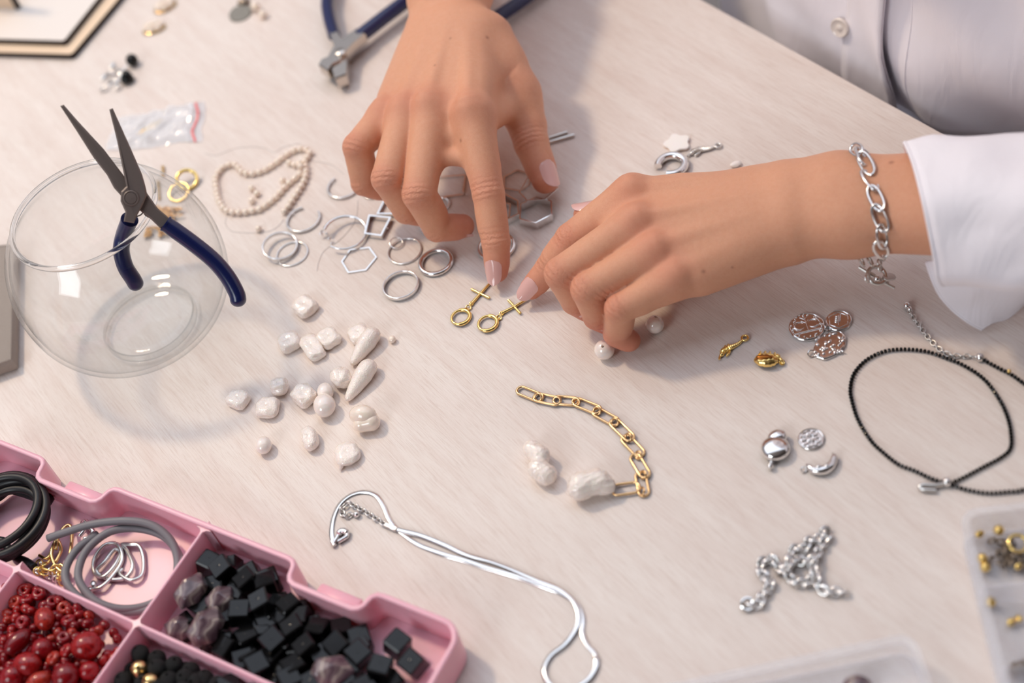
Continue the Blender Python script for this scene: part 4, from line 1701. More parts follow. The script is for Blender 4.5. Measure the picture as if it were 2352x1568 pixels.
def seahorse(name, label, head, tail, m):
    A, B = P(*head, 1.2), P(*tail, 1.2)
    o = thing(name, label, 'charm', (A+B)/2*V(1, 1, 0))
    u = unit((B-A)*V(1, 1, 0))
    s = V(-u[1], u[0], 0)
    L = np.linalg.norm(B-A)
    mb = MB()
    body = spline([A+u*L*0.06, A+u*L*0.16+s*0.8, A+u*L*0.32+s*0.7, A+u*L*0.5, A+u*L*0.7-s*0.5, A+u*L*0.86-s*0.2], 6)
    rr = np.interp(np.linspace(0, 1, len(body)), [0, .15, .4, .7, 1], [0.9, 1.5, 1.7, 1.0, 0.65])*(L/15)
    rr = rr*(1+0.10*np.cos(np.arange(len(body))*PI))
    mb.tube(body, rr, 12)
    mb.build('body', m, o, angle=25)
    mb = MB()
    mb.sphere(A+u*L*0.05-s*0.2, (1.5*L/15, 1.1*L/15, 1.1*L/15), frame((0, 0, 1), u), 12, 8)
    mb.tube([A-u*L*0.02-s*0.3, A-u*0.10*L-s*1.0, A-u*L*0.14-s*1.6], [0.65, 0.5, 0.55], 10)
    mb.build('head', m, o)
    for k, q in enumerate((0.24, 0.34, 0.44)):
        mb = MB()
        mb.sphere(A+u*L*q+s*(2.3 if k == 1 else 2.0)*L/15, (0.7*L/15, 0.95*L/15, 0.6), frame((0, 0, 1), u), 8, 6)
        mb.build('fin', m, o)
    mb = MB()
    mb.sphere(A+u*L*0.22-s*1.9*L/15, (2.2*L/15, 0.7*L/15, 0.6), frame((0, 0, 1), u+s*0.4), 10, 6)
    mb.build('belly_fin', m, o)
    mb = MB()
    mb.tube(circle(B, 1.55*L/15, None, 24), 0.55*L/15, 10, closed=True)
    mb.build('tail_loop', m, o)
    return o


seahorse('seahorse_charm', 'silver seahorse charm beside the white flower', (1586, 352), (1649, 334), 'silver_satin')
seahorse('seahorse_charm', 'gold seahorse charm with ridged body', (1655, 815), (1711, 776), 'gold')
mb = MB()
mb.sphere(P(1690, 377, 1.2), (3.2, 2.0, 1.3), None, 14, 8, wob(9, 0.08))
tag(mb.build('shell_chip', 'shell_white'), 'small white chip peeping out behind the left hand', 'chip')

# ------------------------------------------------------------------ gold cross earrings under the fingertips
def cross_earring(label, p0, p1, c0, c1, lp, hc, hr, ga):
    o = thing('cross_earring', label, 'earring', P(*hc)*V(1, 1, 0), 'gold cross earrings')
    z = 1.1
    A, B = P(*p0, z), P(*p1, z)
    C0, C1 = P(*c0, z), P(*c1, z)
    mb = MB()
    X = (C0+C1)/2
    mb.tube([A, X, B], [0.62, 0.75, 0.85], 10)
    mb.sphere(B, 0.95, None, 10, 6)
    mb.build('upright', 'gold', o)
    mb = MB()
    mb.tube([C0, (C0+C1)/2, C1], [0.75, 0.62, 0.75], 10)
    mb.build('crossbar', 'gold', o)
    for q, r in lp:
        mb = MB()
        mb.tube(circle(P(*q, 1.0), r, rot((1, 0, 0), 0.4), 20), 0.33, 8, closed=True)
        mb.build('link', 'gold', o)
    H = P(*hc, 1.4)
    R = semi(hr, *hc)
    mb = MB()
    mb.tube(circle(H, R, None, 40, ga, ga+PI*1.08, closed=False), 1.0, 14)
    mb.build('hoop', 'gold', o, angle=60)
    mb = MB()
    mb.tube(circle(H, R, None, 30, ga+PI*1.05, ga+2*PI+0.05, closed=False), 0.66, 12)
    mb.build('hoop_hinge', 'gold', o, angle=60)
    mb = MB()
    mb.tube(circle(H+unit(P(*lp[0][0], 1)-H)*(R+1.0), 0.9, rot((0, 1, 0), 0.5), 14), 0.4, 8, closed=True)
    mb.build('hoop_eye', 'gold', o)


cross_earring('gold cross earring under the upper hand\'s index fingertip', (1128, 647), (1082, 698), (1083, 664), (1124, 684), [((1076, 706), 1.25), ((1083, 697), 0.9)], (1058, 728), 21.5, -1.9)
cross_earring('gold cross earring under the left hand\'s index fingertip', (1216, 684), (1154, 718), (1168, 689), (1195, 719), [((1146, 729), 1.25), ((1152, 720), 0.9)], (1120, 742), 22, -2.2)

# ------------------------------------------------------------------ freshwater pearls
def blob(name, m, par, cones, k=2.0, res=0.45, amp=0.0, seed=1, org=None, ridge=0.0):
    pts = np.array([c[0] for c in cones]+[c[1] for c in cones])
    rm = max(max(c[2], c[3]) for c in cones)
    F_ = Field(pts.min(0)-rm-2, pts.max(0)+rm+2, res)
    D = F_.new()
    for a, b, r1, r2 in cones:
        F_.cone(D, a, b, r1, r2, k)
    if amp:
        g = np.random.default_rng(seed)
        X, Y, Z = np.meshgrid(*F_.ax, indexing='ij')
        for _ in range(7):
            d = unit(g.normal(size=3))*g.uniform(0.5, 1.5)
            D = D+amp*(1-np.abs(np.sin((X*d[0]+Y*d[1]+Z*d[2])+g.uniform(0, 6))))*g.uniform(0.3, 1.0)/2
    vs, q = F_.nets(D)
    vs = relax(vs, q, 2)
    vs[:, 2] -= vs[:, 2].min()-0.05
    mb = MB()
    mb.add(vs, [tuple(x) for x in q.tolist()])
    return mb.build(name, m, par, org=org, angle=180)


def pearl(label, x, y, rx, ry, kind, seed, ang=0.0, m='pearl_baroque', hfac=0.52):
    """rx, ry in pixels as seen; kind coin / square / round / drop"""
    g = np.random.default_rng(seed)
    s = pxmm(x, y, 3)
    a, b = rx/s, ry/s/0.80
    hgt = hfac*min(a, b)
    fn = wob(seed, 0.05 if kind != 'round' else 0.015, 1.7)
    fn2 = wob(seed+50, 0.045, 4.2)
    fn3 = wob(seed+90, 0.05, 2.6)
    c = P(x, y, hgt)*V(1, 1, 0)+V(0, 0, hgt*1.02)
    R = rot((0, 0, 1), ang)

    def f(v):
        r = fn(v)
        if kind in ('square', 'coin'):
            n_, nz_ = (4.2, 4.5) if kind == 'square' else (2.3, 3.0)
            xy = (np.abs(v[:, 0])**n_+np.abs(v[:, 1])**n_+np.abs(v[:, 2])**nz_)**(-1/n_)
            r = r*xy*np.where(np.abs(v[:, 2]) > 0.999, 0.9, 1)
            r = np.minimum(r, 1.25)
            top = np.clip(v[:, 2]*2.2-0.3, 0, 1)
            r = r*(1+(fn2(v)-1)*0.9-np.abs(fn3(v)-1)*1.6*top)
            r = r*(1-0.10*np.exp(-((v[:, 0]**2+v[:, 1]**2)/0.10)))
        if kind == 'drop':
            r = r*(1+0.28*np.clip(-v[:, 1]-0.72, 0, 1)/0.28*1.0)
        return r
    mb = MB()
    mb.sphere(c, (a, b, hgt), R, 56, 36, f)
    o = mb.build('pearl', m, angle=180)
    tag(o, label, 'pearl', 'freshwater pearls')
    return o


pearl('square wrinkled pearl lying alone, farthest from the pearl group', 700, 703, 26, 23, 'square', 11, 0.5)
pearl('square cream pearl at the left end of the row of three', 664, 785, 25, 21, 'square', 12, 0.2)
pearl('upright rectangular pearl in the middle of the row of three', 717, 797, 22, 31, 'square', 13, 0.30)
pearl('square white pearl at the right end of the row of three', 755, 775, 25, 22, 'square', 14, 0.35)
pearl('square silvery pearl touching the upper stick pearl', 823, 767, 24, 20, 'square', 15, 0.25)
pearl('button pearl with coiled ridges beside the lower stick pearl', 784, 867, 24, 22, 'coin', 16, 0.2, hfac=0.85)
pearl('small bluish lumpy pearl above the pink-white square one', 641, 887, 22, 18, 'coin', 17, -0.4, hfac=0.8)
pearl('thick square pearl touching two round pearls', 698, 908, 25, 23, 'square', 18, 0.5, hfac=0.75)
pearl('smaller round pearl behind the big round one', 747, 900, 19, 19, 'round', 19, 0, 'pearl', 0.95)
pearl('large smooth round pearl in front of a smaller one', 745, 931, 25.5, 24, 'round', 20, 0, 'pearl', 0.92)
pearl('small square pearl at the far left of the group', 547, 917, 23, 21, 'square', 21, 0.75)
pearl('pink-white rectangular pearl with a folded edge', 614, 936, 27, 21, 'square', 22, -0.35)
pearl('lumpy oval pearl near the bottom of the group', 711, 1006, 19, 26, 'coin', 23, 0.1, hfac=0.85)
pearl('small round pearl with a groove, lower left of the group', 605, 1022, 19, 18, 'round', 24, 0, 'pearl', 0.95)
pearl('tiny round pearl right of the upper stick pearl', 901, 779, 8.5, 7.5, 'round', 25, 0, 'pearl_cream', 0.95)
o = pearl('flat coin pearl with a pointed tail', 797, 1042, 29, 26, 'coin', 26, 0.0, hfac=0.45)
mb = MB()
q0, q1 = P(786, 1062, 2.2), P(781, 1080, 1.0)
mb.tube([q0+(q0-q1)*0.3, q0, q1], [2.6, 1.7, 0.5], 12)
mb.build('tail', 'pearl_baroque', o, angle=180)


def stick_pearl(label, a, b, w, seed):
    A, B = P(*a, 2), P(*b, 1.5)
    h = w
    path = spline([A, A*0.72+B*0.28, A*0.4+B*0.6, B], 8)
    path[:, 2] = np.interp(np.linspace(0, 1, len(path)), [0, .3, 1], [w*0.9, w*0.92, w*0.45])
    rr = np.interp(np.linspace(0, 1, len(path)), [0, .06, .2, .45, .75, .95, 1], np.array([.25, .62, .95, 1.0, .72, .36, .12])*w)
    mb = MB()
    mb.tube(path, rr, 18, up=(0, 0, 1), flat=0.9)
    o = mb.build('stick_pearl', 'pearl_baroque', angle=180)
    tag(o, label, 'pearl', 'freshwater pearls')


stick_pearl('long pointed stick pearl, the upper of two', (868, 763), (808, 840), 4.9, 1)
stick_pearl('long pointed stick pearl, the lower of two', (860, 836), (797, 922), 4.9, 2)
# bivalve shaped baroque pearl
c = P(837, 960, 6)*V(1, 1, 0)
o = thing('shell_pearl', 'large ribbed pearl split like a small clam', 'pearl', c, 'freshwater pearls')
mb = MB()
mb.sphere(c+V(0.0, 1.5, 6.0), (6.6, 5.0, 5.6), rot((0, 0, 1), -0.5), 60, 30, lambda v: 1+0.006*np.sin(v[:, 2]*60+v[:, 0]*20)+0.10*np.exp(-((v[:, 0]+1)**2)/0.08))
mb.build('upper_half', 'pearl_cream', o, angle=180)
blob('lower_half', 'pearl_cream', o, [(c+V(-2.2, -1.6, 4.4), c+V(2.4, -2.2, 4.6), 3.9, 4.4)], 2, 0.5)

q = [P(1222, 1032, 5.5), P(1240, 1046, 5.8), P(1238, 1078, 5.5), P(1254, 1090, 5.0)]
o = thing('baroque_pearl', 'large lumpy baroque pearl lying alone left of the gold chain', 'pearl', P(1240, 1080)*V(1, 1, 0))
blob('pearl_body', 'pearl_baroque', o, [(q[0], q[1], 4.6, 5.0), (q[2], q[3], 5.3, 5.2)], 2.2, 0.45, 0.5, 5)


def bead(label, x, y, rpx, group, m='pearl', hole=None):
    r = rpx/pxmm(x, y, 5)
    c = P(x, y, r)*V(1, 1, 0)
    o = thing('round_pearl', label, 'pearl', c, group)
    R = frame(hole if hole is not None else V(0.2, 0.5, 0.8))
    mb = MB()
    hr = 0.13
    prof = [(r*hr*1.3, -r*math.sqrt(1-(hr*1.3)**2))]+[(r*math.cos(q), r*math.sin(q)) for q in np.linspace(-1.4, 1.4, 22)]+[(r*hr*1.3, r*math.sqrt(1-(hr*1.3)**2)), (r*hr, r*0.9), (r*hr, -r*0.9)]
    mb.lathe(prof, c+V(0, 0, r), R, 28, closed=True)
    mb.build('bead', m, o, angle=50)
    return o


bead('round white pearl bead touching the little fingertip', 1388, 803, 23.5, 'round pearls by the left hand', hole=V(-0.1, -0.25, 0.9))
bead('round white pearl bead in the shade behind the little finger', 1504, 745, 21.5, 'round pearls by the left hand', hole=V(0.3, 0.2, 0.9))

# ------------------------------------------------------------------ gold paper-clip chain with a baroque pearl
def stadium(L, W, n=9):
    r = W/2
    s = max(0.01, L/2-r)
    a = np.linspace(-PI/2, PI/2, n)
    return [(s+r*math.cos(q), r*math.sin(q)) for q in a]+[(-s-r*math.cos(q), -r*math.sin(q)) for q in a]


def link(mb, A, B, W, r, nrm=(0, 0, 1), ext=1.0, oval=False):
    A, B = np.asarray(A, float), np.asarray(B, float)
    u = unit(B-A)
    s = unit(np.cross(nrm, u))
    L = np.linalg.norm(B-A)+2*r*ext
    prof = stadium(L, W) if not oval else [(L/2*math.copysign(abs(math.cos(a))**0.82, math.cos(a)), W/2*math.copysign(abs(math.sin(a))**0.9, math.sin(a))) for a in np.linspace(0, 2*PI, 28, endpoint=False)]
    mb.tube([(A+B)/2+u*x+s*y for x, y in prof], r, 9, closed=True)


ch = thing('paperclip_chain', 'gold paper-clip link chain curving to a baroque pearl', 'chain', P(1390, 1000)*V(1, 1, 0))
lk = [((1191, 894), (1243, 915)), ((1229, 911), (1284, 922)), ((1274, 918), (1325, 922)), ((1321, 921), (1376, 943)), ((1366, 943), (1417, 971)), ((1407, 966), (1450, 1008)), ((1434, 1003), (1473, 1044)), ((1456, 1046), (1484, 1093)), ((1470, 1086), (1480, 1136)), ((1466, 1118), (1408, 1126))]
for i, (a, b) in enumerate(lk):
    mb = MB()
    link(mb, P(*a, 1.3), P(*b, 1.0+0.5*(i % 2)), 4.6 if i not in (9,) else 5.6, 0.62)
    mb.build('long_link', 'gold_rose', ch, angle=180)
for i, q in enumerate([(1236, 912), (1279, 920), (1323, 922), (1371, 943), (1412, 969), (1443, 1004), (1466, 1045), (1477, 1090), (1474, 1128)]):
    mb = MB()
    a, b = np.array(lk[i]), np.array(lk[i+1])
    d = unit(P(*lk[i][1])-P(*lk[i][0]))
    mb.tube(circle(P(*q, 1.9), 1.75, frame(unit(np.cross(d, (0, 0, 1))*0.7+V(0, 0, 0.7))), 20), 0.48, 8, closed=True)
    mb.build('round_link', 'gold_rose', ch, angle=180)
blob('baroque_pearl', 'pearl_baroque', ch, [(P(1332, 1122, 5.8), P(1336, 1112, 6.2), 5.6, 5.4), (P(1338, 1116, 6), P(1376, 1108, 5.6), 5.6, 6.0), (P(1376, 1108, 5.6), P(1398, 1118, 4.6), 5.6, 3.4)], 3.0, 0.45, 0.35, 9)
mb = MB()
mb.tube(circle(P(1404, 1124, 3.0), 1.6, rot((0, 1, 0), 1.2), 16), 0.5, 8, closed=True)
mb.build('pearl_loop', 'gold_rose', ch)
# ------------------------------------------------------------------ silver medallions and charms on the right
def disc_pts(x, y, rpx, n=64, wav=0.0, k=9, sq=1.0):
    s = pxmm(x, y, 1)
    r = rpx/s
    a = np.linspace(0, 2*PI, n, endpoint=False)
    rr = r*(1+wav*np.sin(k*a)*0.6+wav*np.sin(5*a+1)*0.5)
    return [(q*math.cos(b), q*math.sin(b)*sq) for q, b in zip(rr, a)], r


def loop_at(o, p, r, m, t=0.35, tilt=0.5):
    mb = MB()
    mb.tube(circle(p, r, rot((1, 0.3, 0), tilt), 20), t, 8, closed=True)
    return mb.build('loop', m, o)


def coin(name, label, x, y, rpx, relief, m='silver', wav=0.015, sq=1.0, ang=0.0, thick=1.3, z=0.0):
    o = thing(name, label, 'charm', P(x, y)*V(1, 1, 0)+V(0, 0, z))
    pts, r = disc_pts(x, y, rpx, wav=wav, sq=sq)
    R = rot((0, 0, 1), ang)
    c = P(x, y, thick+z)*V(1, 1, 0)+V(0, 0, z)
    mb = MB()
    mb.prism(pts, 0.1, thick, c, R, 0.2)
    mb.build('disc', m, o, angle=30)
    rim = np.array([np.array([x_*0.93, y_*0.93, thick]) for x_, y_ in pts]) @ R.T+c
    mb = MB()
    mb.tube(rim, 0.28, 6, closed=True)
    mb.build('raised_rim', m, o)
    relief(o, c+V(0, 0, thick), r, R, m)
    return o


def rel_moons(o, c, r, R, m):
    for s in (-1, 1):
        a = np.linspace(0.5, 2*PI-0.5, 22)
        pts = [c+R @ V(s*r*0.40-s*0.30*r*math.cos(q), r*0.12+0.27*r*math.sin(q), 0) for q in a]
        mb = MB()
        mb.tube(pts, np.interp(np.linspace(0, 1, 22), [0, .5, 1], [0.08, 0.75, 0.08]), 8)
        mb.build('crescent', m, o)
    mb = MB()
    mb.tube([c+R @ V(-r*0.82, -r*0.38, 0), c+R @ V(r*0.78, -r*0.36, 0)], 0.4, 8)
    mb.build('ground_line', m, o)
    mb = MB()
    mb.tube([c+R @ V(0, -r*0.3, 0), c+R @ V(0, r*0.65, 0)], 0.28, 8)
    for s in (-1, 1):
        for k in (0.25, 0.5):
            mb.tube([c+R @ V(0, r*k, 0), c+R @ V(s*r*0.22, r*(k+0.2), 0)], 0.22, 6)
    mb.build('tree', m, o)
    g = np.random.default_rng(4)
    mb = MB()
    for k in range(46):
        q, d = g.uniform(0, 6.28), r*g.uniform(0.72, 0.9)
        mb.sphere(c+V(d*math.cos(q), d*math.sin(q), 0), 0.45, None, 8, 5)
    mb.build('beaded_ground', m, o)


def rel_wheat(o, c, r, R, m):
    mb = MB()
    mb.tube([c+R @ V(-r*0.2, -r*0.45, 0), c+R @ V(r*0.15, r*0.45, 0)], 0.25, 6)
    for k in range(4):
        for s in (-1, 1):
            p = c+R @ V(-r*0.1+0.10*r*k*0.8, -r*0.15+r*0.16*k, 0)
            mb.sphere(p+R @ V(s*0.9, 0.3, 0.1), (0.9, 0.4, 0.35), rot((0, 0, 1), s*0.7), 8, 5)
    mb.build('leaf_relief', m, o)
    a = np.arange(6)*PI/3+0.2
    mb = MB()
    mb.tube(np.array([c+R @ V(r*0.8*math.cos(q), r*0.8*math.sin(q), 0) for q in a]), 0.3, 6, closed=True)
    mb.build('inner_hexagon', m, o)


def rel_lumps(o, c, r, R, m):
    g = np.random.default_rng(6)
    mb = MB()
    for k in range(34):
        q, d = g.uniform(0, 6.28), r*math.sqrt(g.uniform(0, 0.75))
        mb.sphere(c+V(d*math.cos(q), d*math.sin(q)*0.8, -0.1), (g.uniform(0.6, 1.5), g.uniform(0.5, 1.0), 0.6), rot((0, 0, 1), g.uniform(0, 3)), 8, 5)
    mb.build('hammered_relief', m, o)


def rel_holes(o, c, r, R, m):
    g = np.random.default_rng(7)
    mb = MB()
    for k in range(9):
        q = k*0.70
        d = r*(0.55 if k else 0)
        mb.tube(circle(c+V(d*math.cos(q), d*math.sin(q), 0.1), r*0.22, None, 16), 0.32, 6, closed=True)
    mb.build('swirl_relief', m, o)


coin('moon_medallion', 'round silver medallion with two crescent moons', 1853, 749, 41, rel_moons, ang=-0.1)
o = coin('hexagon_medallion', 'small silver medallion with raised leaf in a hexagon', 1926, 735, 30, rel_wheat, z=0.0)
loop_at(o, P(1901, 754, 1.2), 1.2, 'silver')
o = coin('hammered_medallion', 'hammered oval silver medallion below the two others', 1906, 791, 46, rel_lumps, sq=0.66, ang=0.55, wav=0.03, z=0.0)
loop_at(o, P(1864, 812, 1.0), 1.7, 'silver')
coin('filigree_disc', 'small pierced silver disc above the crescent charm', 1863, 1007, 30, rel_holes, wav=0.0, thick=1.0)

# silver face drop
c = P(1780, 1022, 3)*V(1, 1, 0)
o = thing('drop_charm', 'polished silver heart-shaped drop charm with small ball', 'charm', c)
mb = MB()
mb.sphere(P(1780, 1030, 3.2), (6.0, 6.6, 3.4), rot((0, 0, 1), 0.35), 28, 18, wob(41, 0.06, 1.4))
mb.build('drop_body', 'silver', o, angle=180)
mb = MB()
mb.sphere(P(1785, 1004, 3.0), (4.6, 3.8, 3.0), rot((0, 0, 1), 0.3), 24, 14, wob(42, 0.06, 1.4))
mb.build('drop_top', 'silver', o, angle=180)
mb = MB()
mb.tube([P(1773, 1055, 2.6), P(1770, 1072, 2.0)], 0.6, 8)
mb.sphere(P(1769, 1070, 2.2), 1.4, None, 12, 8)
mb.build('ball', 'silver', o)
# crescent charm
o = thing('crescent_charm', 'silver crescent moon charm with a small loop', 'charm', P(1886, 1066)*V(1, 1, 0))
mb = MB()
cp = spline([P(1852, 1066, 2), P(1868, 1079, 2), P(1890, 1080, 2), P(1908, 1070, 2), P(1916, 1050, 2), P(1911, 1040, 2)], 6)
mb.tube(cp, np.interp(np.linspace(0, 1, len(cp)), [0, .1, .45, .8, 1], [0.5, 1.3, 2.2, 1.6, 0.35]), 12)
mb.build('crescent', 'silver', o, angle=180)
mb = MB()
mb.sphere(P(1880, 1072, 3.6), (1.4, 1.0, 0.9), None, 10, 6)
mb.sphere(P(1899, 1070, 3.6), (1.2, 1.0, 0.8), None, 10, 6)
mb.build('face_relief', 'silver', o)
loop_at(o, P(1846, 1078, 1.2), 1.1, 'silver')

# gold shell charm
o = thing('shell_charm', 'gold conch shell charm with spikes', 'charm', P(1766, 828)*V(1, 1, 0))
mb = MB()
mb.sphere(P(1763, 827, 2.6), (6.2, 3.7, 2.7), rot((0, 0, 1), -0.45), 40, 20, lambda v: 1+0.035*np.sin(v[:, 0]*16+v[:, 1]*3)-0.22*np.clip(v[:, 0], 0, 1)**1.5)
mb.build('shell_body', 'gold', o, angle=180)
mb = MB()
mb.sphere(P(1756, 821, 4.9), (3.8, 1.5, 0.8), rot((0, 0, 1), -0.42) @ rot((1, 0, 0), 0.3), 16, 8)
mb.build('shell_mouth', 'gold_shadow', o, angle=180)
for k, q in enumerate(((1746, 808), (1757, 807), (1768, 808), (1779, 810))):
    mb = MB()
    mb.tube([P(q[0], q[1]+8, 3.2), P(q[0]+1, q[1]-1, 3.0)], [1.2, 0.35], 8)
    mb.build('spike', 'gold', o)
mb = MB()
mb.tube(spline([P(1782, 818, 2.6), P(1792, 824, 2.2), P(1798, 836, 1.6)], 5), [1.5]*4+[0.9]*4+[0.6]*3, 10)
mb.build('shell_tail', 'gold', o)
loop_at(o, P(1796, 832, 1.6), 1.1, 'gold')

# ------------------------------------------------------------------ black bead necklace with extension chain
nk = thing('bead_necklace', 'black seed-bead necklace coiled on the right with silver extender', 'necklace', P(2140, 960)*V(1, 1, 0))
npx = [(2254, 822), (2264, 829), (2296, 846), (2332, 866), (2400, 920), (2470, 1000), (2440, 1090), (2352, 1124), (2314, 1129), (2271, 1132), (2225, 1125), (2178, 1111), (2136, 1097), (2100, 1080), (2064, 1066), (2029, 1039), (2000, 1011), (1971, 964), (1957, 921), (1953, 893), (1960, 861), (1979, 836), (2004, 818), (2039, 805), (2082, 802), (2129, 807), (2171, 821), (2214, 839), (2261, 871), (2296, 918), (2314, 957), (2322, 993), (2321, 1029), (2300, 1050), (2261, 1071), (2214, 1096), (2186, 1108)]
bp = resample(spline([P(x, y, 1.0) for x, y in npx], 10), 1.72)
proto = MB()
br = 0.92
proto.lathe([(0.25, -br*0.75), (br*0.8, -br*0.62), (br*1.04, -0.2), (br*1.04, 0.2), (br*0.8, br*0.62), (0.25, br*0.75)], n=10)
ORG['__p'] = V(0, 0, 0)
bme = None
for i, p in enumerate(bp[:299]):
    d = unit(bp[min(i+1, len(bp)-1)]-bp[max(i-1, 0)])
    if bme is None:
        b0 = proto.build('bead', 'black_glass', org=(0, 0, 0), angle=25)
        bme = b0.data
        b_ = b0
    else:
        b_ = b0.copy()
        COL.objects.link(b_)
    lift = 1.0 if i < 255 or i > 262 else 2.2
    M4 = Matrix.Translation(Vector((p*V(1, 1, 0)+V(0, 0, lift)-ORG[nk.name])*MM)) @ Matrix((frame(d) @ rot((0, 0, 1), i*0.9)).tolist()).to_4x4()
    b_.parent = nk
    b_.matrix_local = M4
gb_ = MB()
gb_.sphere(P(2318, 852, 2.2), 0.9, None, 10, 7)
gb_.build('gold_bead', 'gold', nk)
mb = MB()
mb.tube([P(2244, 818, 1.2), P(2258, 824, 1.2)], [1.7, 1.5], 14)
mb.sphere(P(2251, 821, 1.5), 2.0, None, 14, 9)
mb.build('end_cap', 'silver', nk)


def chain_links(par, pts, L, W, r, m, h=0.9, name='link', lift=0.0):
    """oval links alternately lying flat and on edge along a path; links share two meshes"""
    p = resample(pts, L*0.72)
    a = []
    for k in (0, 1):
        mb_ = MB()
        mb_.tube([V(x, y, 0) if k == 0 else V(x, 0, y) for x, y in stadium(L, W, 5)], r, 6, closed=True)
        o_ = mb_.build(name, m, org=(0, 0, 0), angle=180)
        o_.parent = par
        a.append(o_)
    for i in range(len(p)-1):
        q = (p[i]+p[i+1])/2
        d = unit(p[i+1]-p[i])
        o_ = a[i % 2] if i < 2 else a[i % 2].copy()
        if i >= 2:
            COL.objects.link(o_)
        X = frame(V(0, 0, 1), d)
        o_.parent = par
        o_.matrix_local = Matrix.Translation(Vector((q+V(0, 0, lift)-ORG[par.name])*MM)) @ Matrix((X @ rot((1, 0, 0), 0.5)).tolist()).to_4x4()


ex = [P(x, y, 0.9) for x, y in ((2088, 710), (2093, 720), (2114, 750), (2136, 779), (2161, 804), (2186, 816), (2214, 818), (2238, 819))]
chain_links(nk, spline(ex, 6), 3.0, 2.1, 0.32, 'silver_satin')
mb = MB()
mb.sphere(P(2083, 702, 1.8), (1.7, 1.7, 1.7), None, 14, 9)
mb.sphere(P(2089, 709, 1.4), (1.2, 1.5, 1.2), None, 12, 8)
mb.build('end_drop', 'silver', nk)
mb = MB()
mb.tube(spline([P(2170, 1110, 1.6), P(2150, 1114, 2.0), P(2125, 1113, 2.0), P(2112, 1117, 1.6), P(2122, 1124, 1.5), P(2150, 1126, 1.5)], 5), 0.9, 10)
mb.build('lobster_clasp', 'silver_satin', nk)
mb = MB()
mb.sphere(P(2175, 1107, 2.0), 2.0, None, 14, 9)
mb.build('end_cap', 'silver', nk)

# ------------------------------------------------------------------ seed pearl strand, loose seed pearls, nylon thread
st = thing('pearl_strand', 'heap of small cream seed pearls on one strand behind the bowl', 'necklace', P(610, 420)*V(1, 1, 0))


def o4(q):
    return (470+(q[0]+36)/6.272, 310+(q[1]+36)/6.272)


sp = [(1110, 1060), (1180, 975), (1235, 885), (1290, 805), (1340, 725), (1390, 635), (1420, 540), (1420, 430), (1400, 335), (1450, 270), (1480, 215), (1410, 165), (1300, 165), (1205, 205), (1110, 265), (1040, 325), (960, 380), (870, 440), (770, 485), (670, 515), (570, 515), (490, 480), (440, 425), (375, 380), (280, 395), (195, 450), (135, 540), (115, 620), (125, 695), (135, 770), (150, 845), (170, 905), (210, 975), (250, 1030), (330, 1065), (430, 1075), (545, 1070), (655, 1050), (760, 1025), (850, 965), (930, 905), (1010, 835), (1080, 755), (1140, 685), (1220, 620), (1300, 555), (1370, 490), (1330, 400), (1270, 390), (1180, 360)]
pr = 1.98
pts = resample(spline([P(*o4(q), pr) for q in sp], 6), 3.98)
used_p = []
pm = MB()
pm.sphere((0, 0, 0), (pr, pr, pr*0.96), None, 14, 9)
p0 = None
for i, p in enumerate(pts):
    z = pr
    for q in used_p[:-1]:
        d = np.linalg.norm((p-q)[:2])
        if d < 2*pr*0.97:
            z = max(z, q[2]+math.sqrt(max(0.1, (2*pr*0.97)**2-d*d)))
    z = min(z, 3*pr)
    p = V(p[0], p[1], z)
    used_p.append(p)
    if p0 is None:
        p0 = pm.build('pearl', 'pearl_cream', org=(0, 0, 0), angle=180)
        b_ = p0
    else:
        b_ = p0.copy()
        COL.objects.link(b_)
    b_.parent = st
    b_.matrix_local = Matrix.Translation(Vector((p-ORG[st.name])*MM))
mb = MB()
mb.tube(np.array(used_p), 0.12, 5)
mb.build('string', 'nylon', st)
for q, lab in (((640, 725), 'loose seed pearl inside the strand, the upper of two touching'), ((715, 800), 'loose seed pearl inside the strand, the lower of two touching'), ((640, 905), 'loose seed pearl inside the strand, nearest the viewer'),
               ((1085, 615), 'loose seed pearl leaning on the strand near its right end'), ((740, 1310), 'loose seed pearl threaded on a nylon line outside the strand')):
    b_ = p0.copy()
    b_.parent = None
    COL.objects.link(b_)
    b_.name = 'seed_pearl'
    b_.matrix_world = Matrix.Translation(Vector((P(*o4(q), pr)*V(1, 1, 0)+V(0, 0, pr))*MM))
    tag(b_, lab, 'pearl', 'loose seed pearls')


def thread(label, px, h=0.25):
    mb = MB()
    mb.tube(spline([P(x, y, h) for x, y in px], 10), 0.16, 5)
    o = mb.build('nylon_thread', 'nylon')
    return tag(o, label, 'thread')


thread('clear nylon thread arching behind the pearl strand', [(470, 352), (495, 357), (520, 348), (545, 340), (585, 337), (612, 342), (630, 350), (650, 338), (690, 328)])
thread('clear nylon thread looping in front of the strand', [(520, 498), (518, 515), (530, 530), (560, 534), (590, 534), (620, 530), (640, 518), (652, 503)])
thread('clear nylon thread crossing the hinged hoop', [(822, 460), (818, 500), (800, 530), (775, 555), (745, 575), (732, 600), (728, 622)])
thread('clear nylon thread running from the strand towards the ring', [(720, 370), (760, 378), (790, 400)])

# ------------------------------------------------------------------ flat snake-chain necklace
fc = thing('flat_chain_necklace', 'silver flat herringbone chain snaking to the bottom edge', 'necklace', P(1050, 1290)*V(1, 1, 0))


def o3(q):
    return (700+q[0]/3.267, 1100+q[1]/3.267)


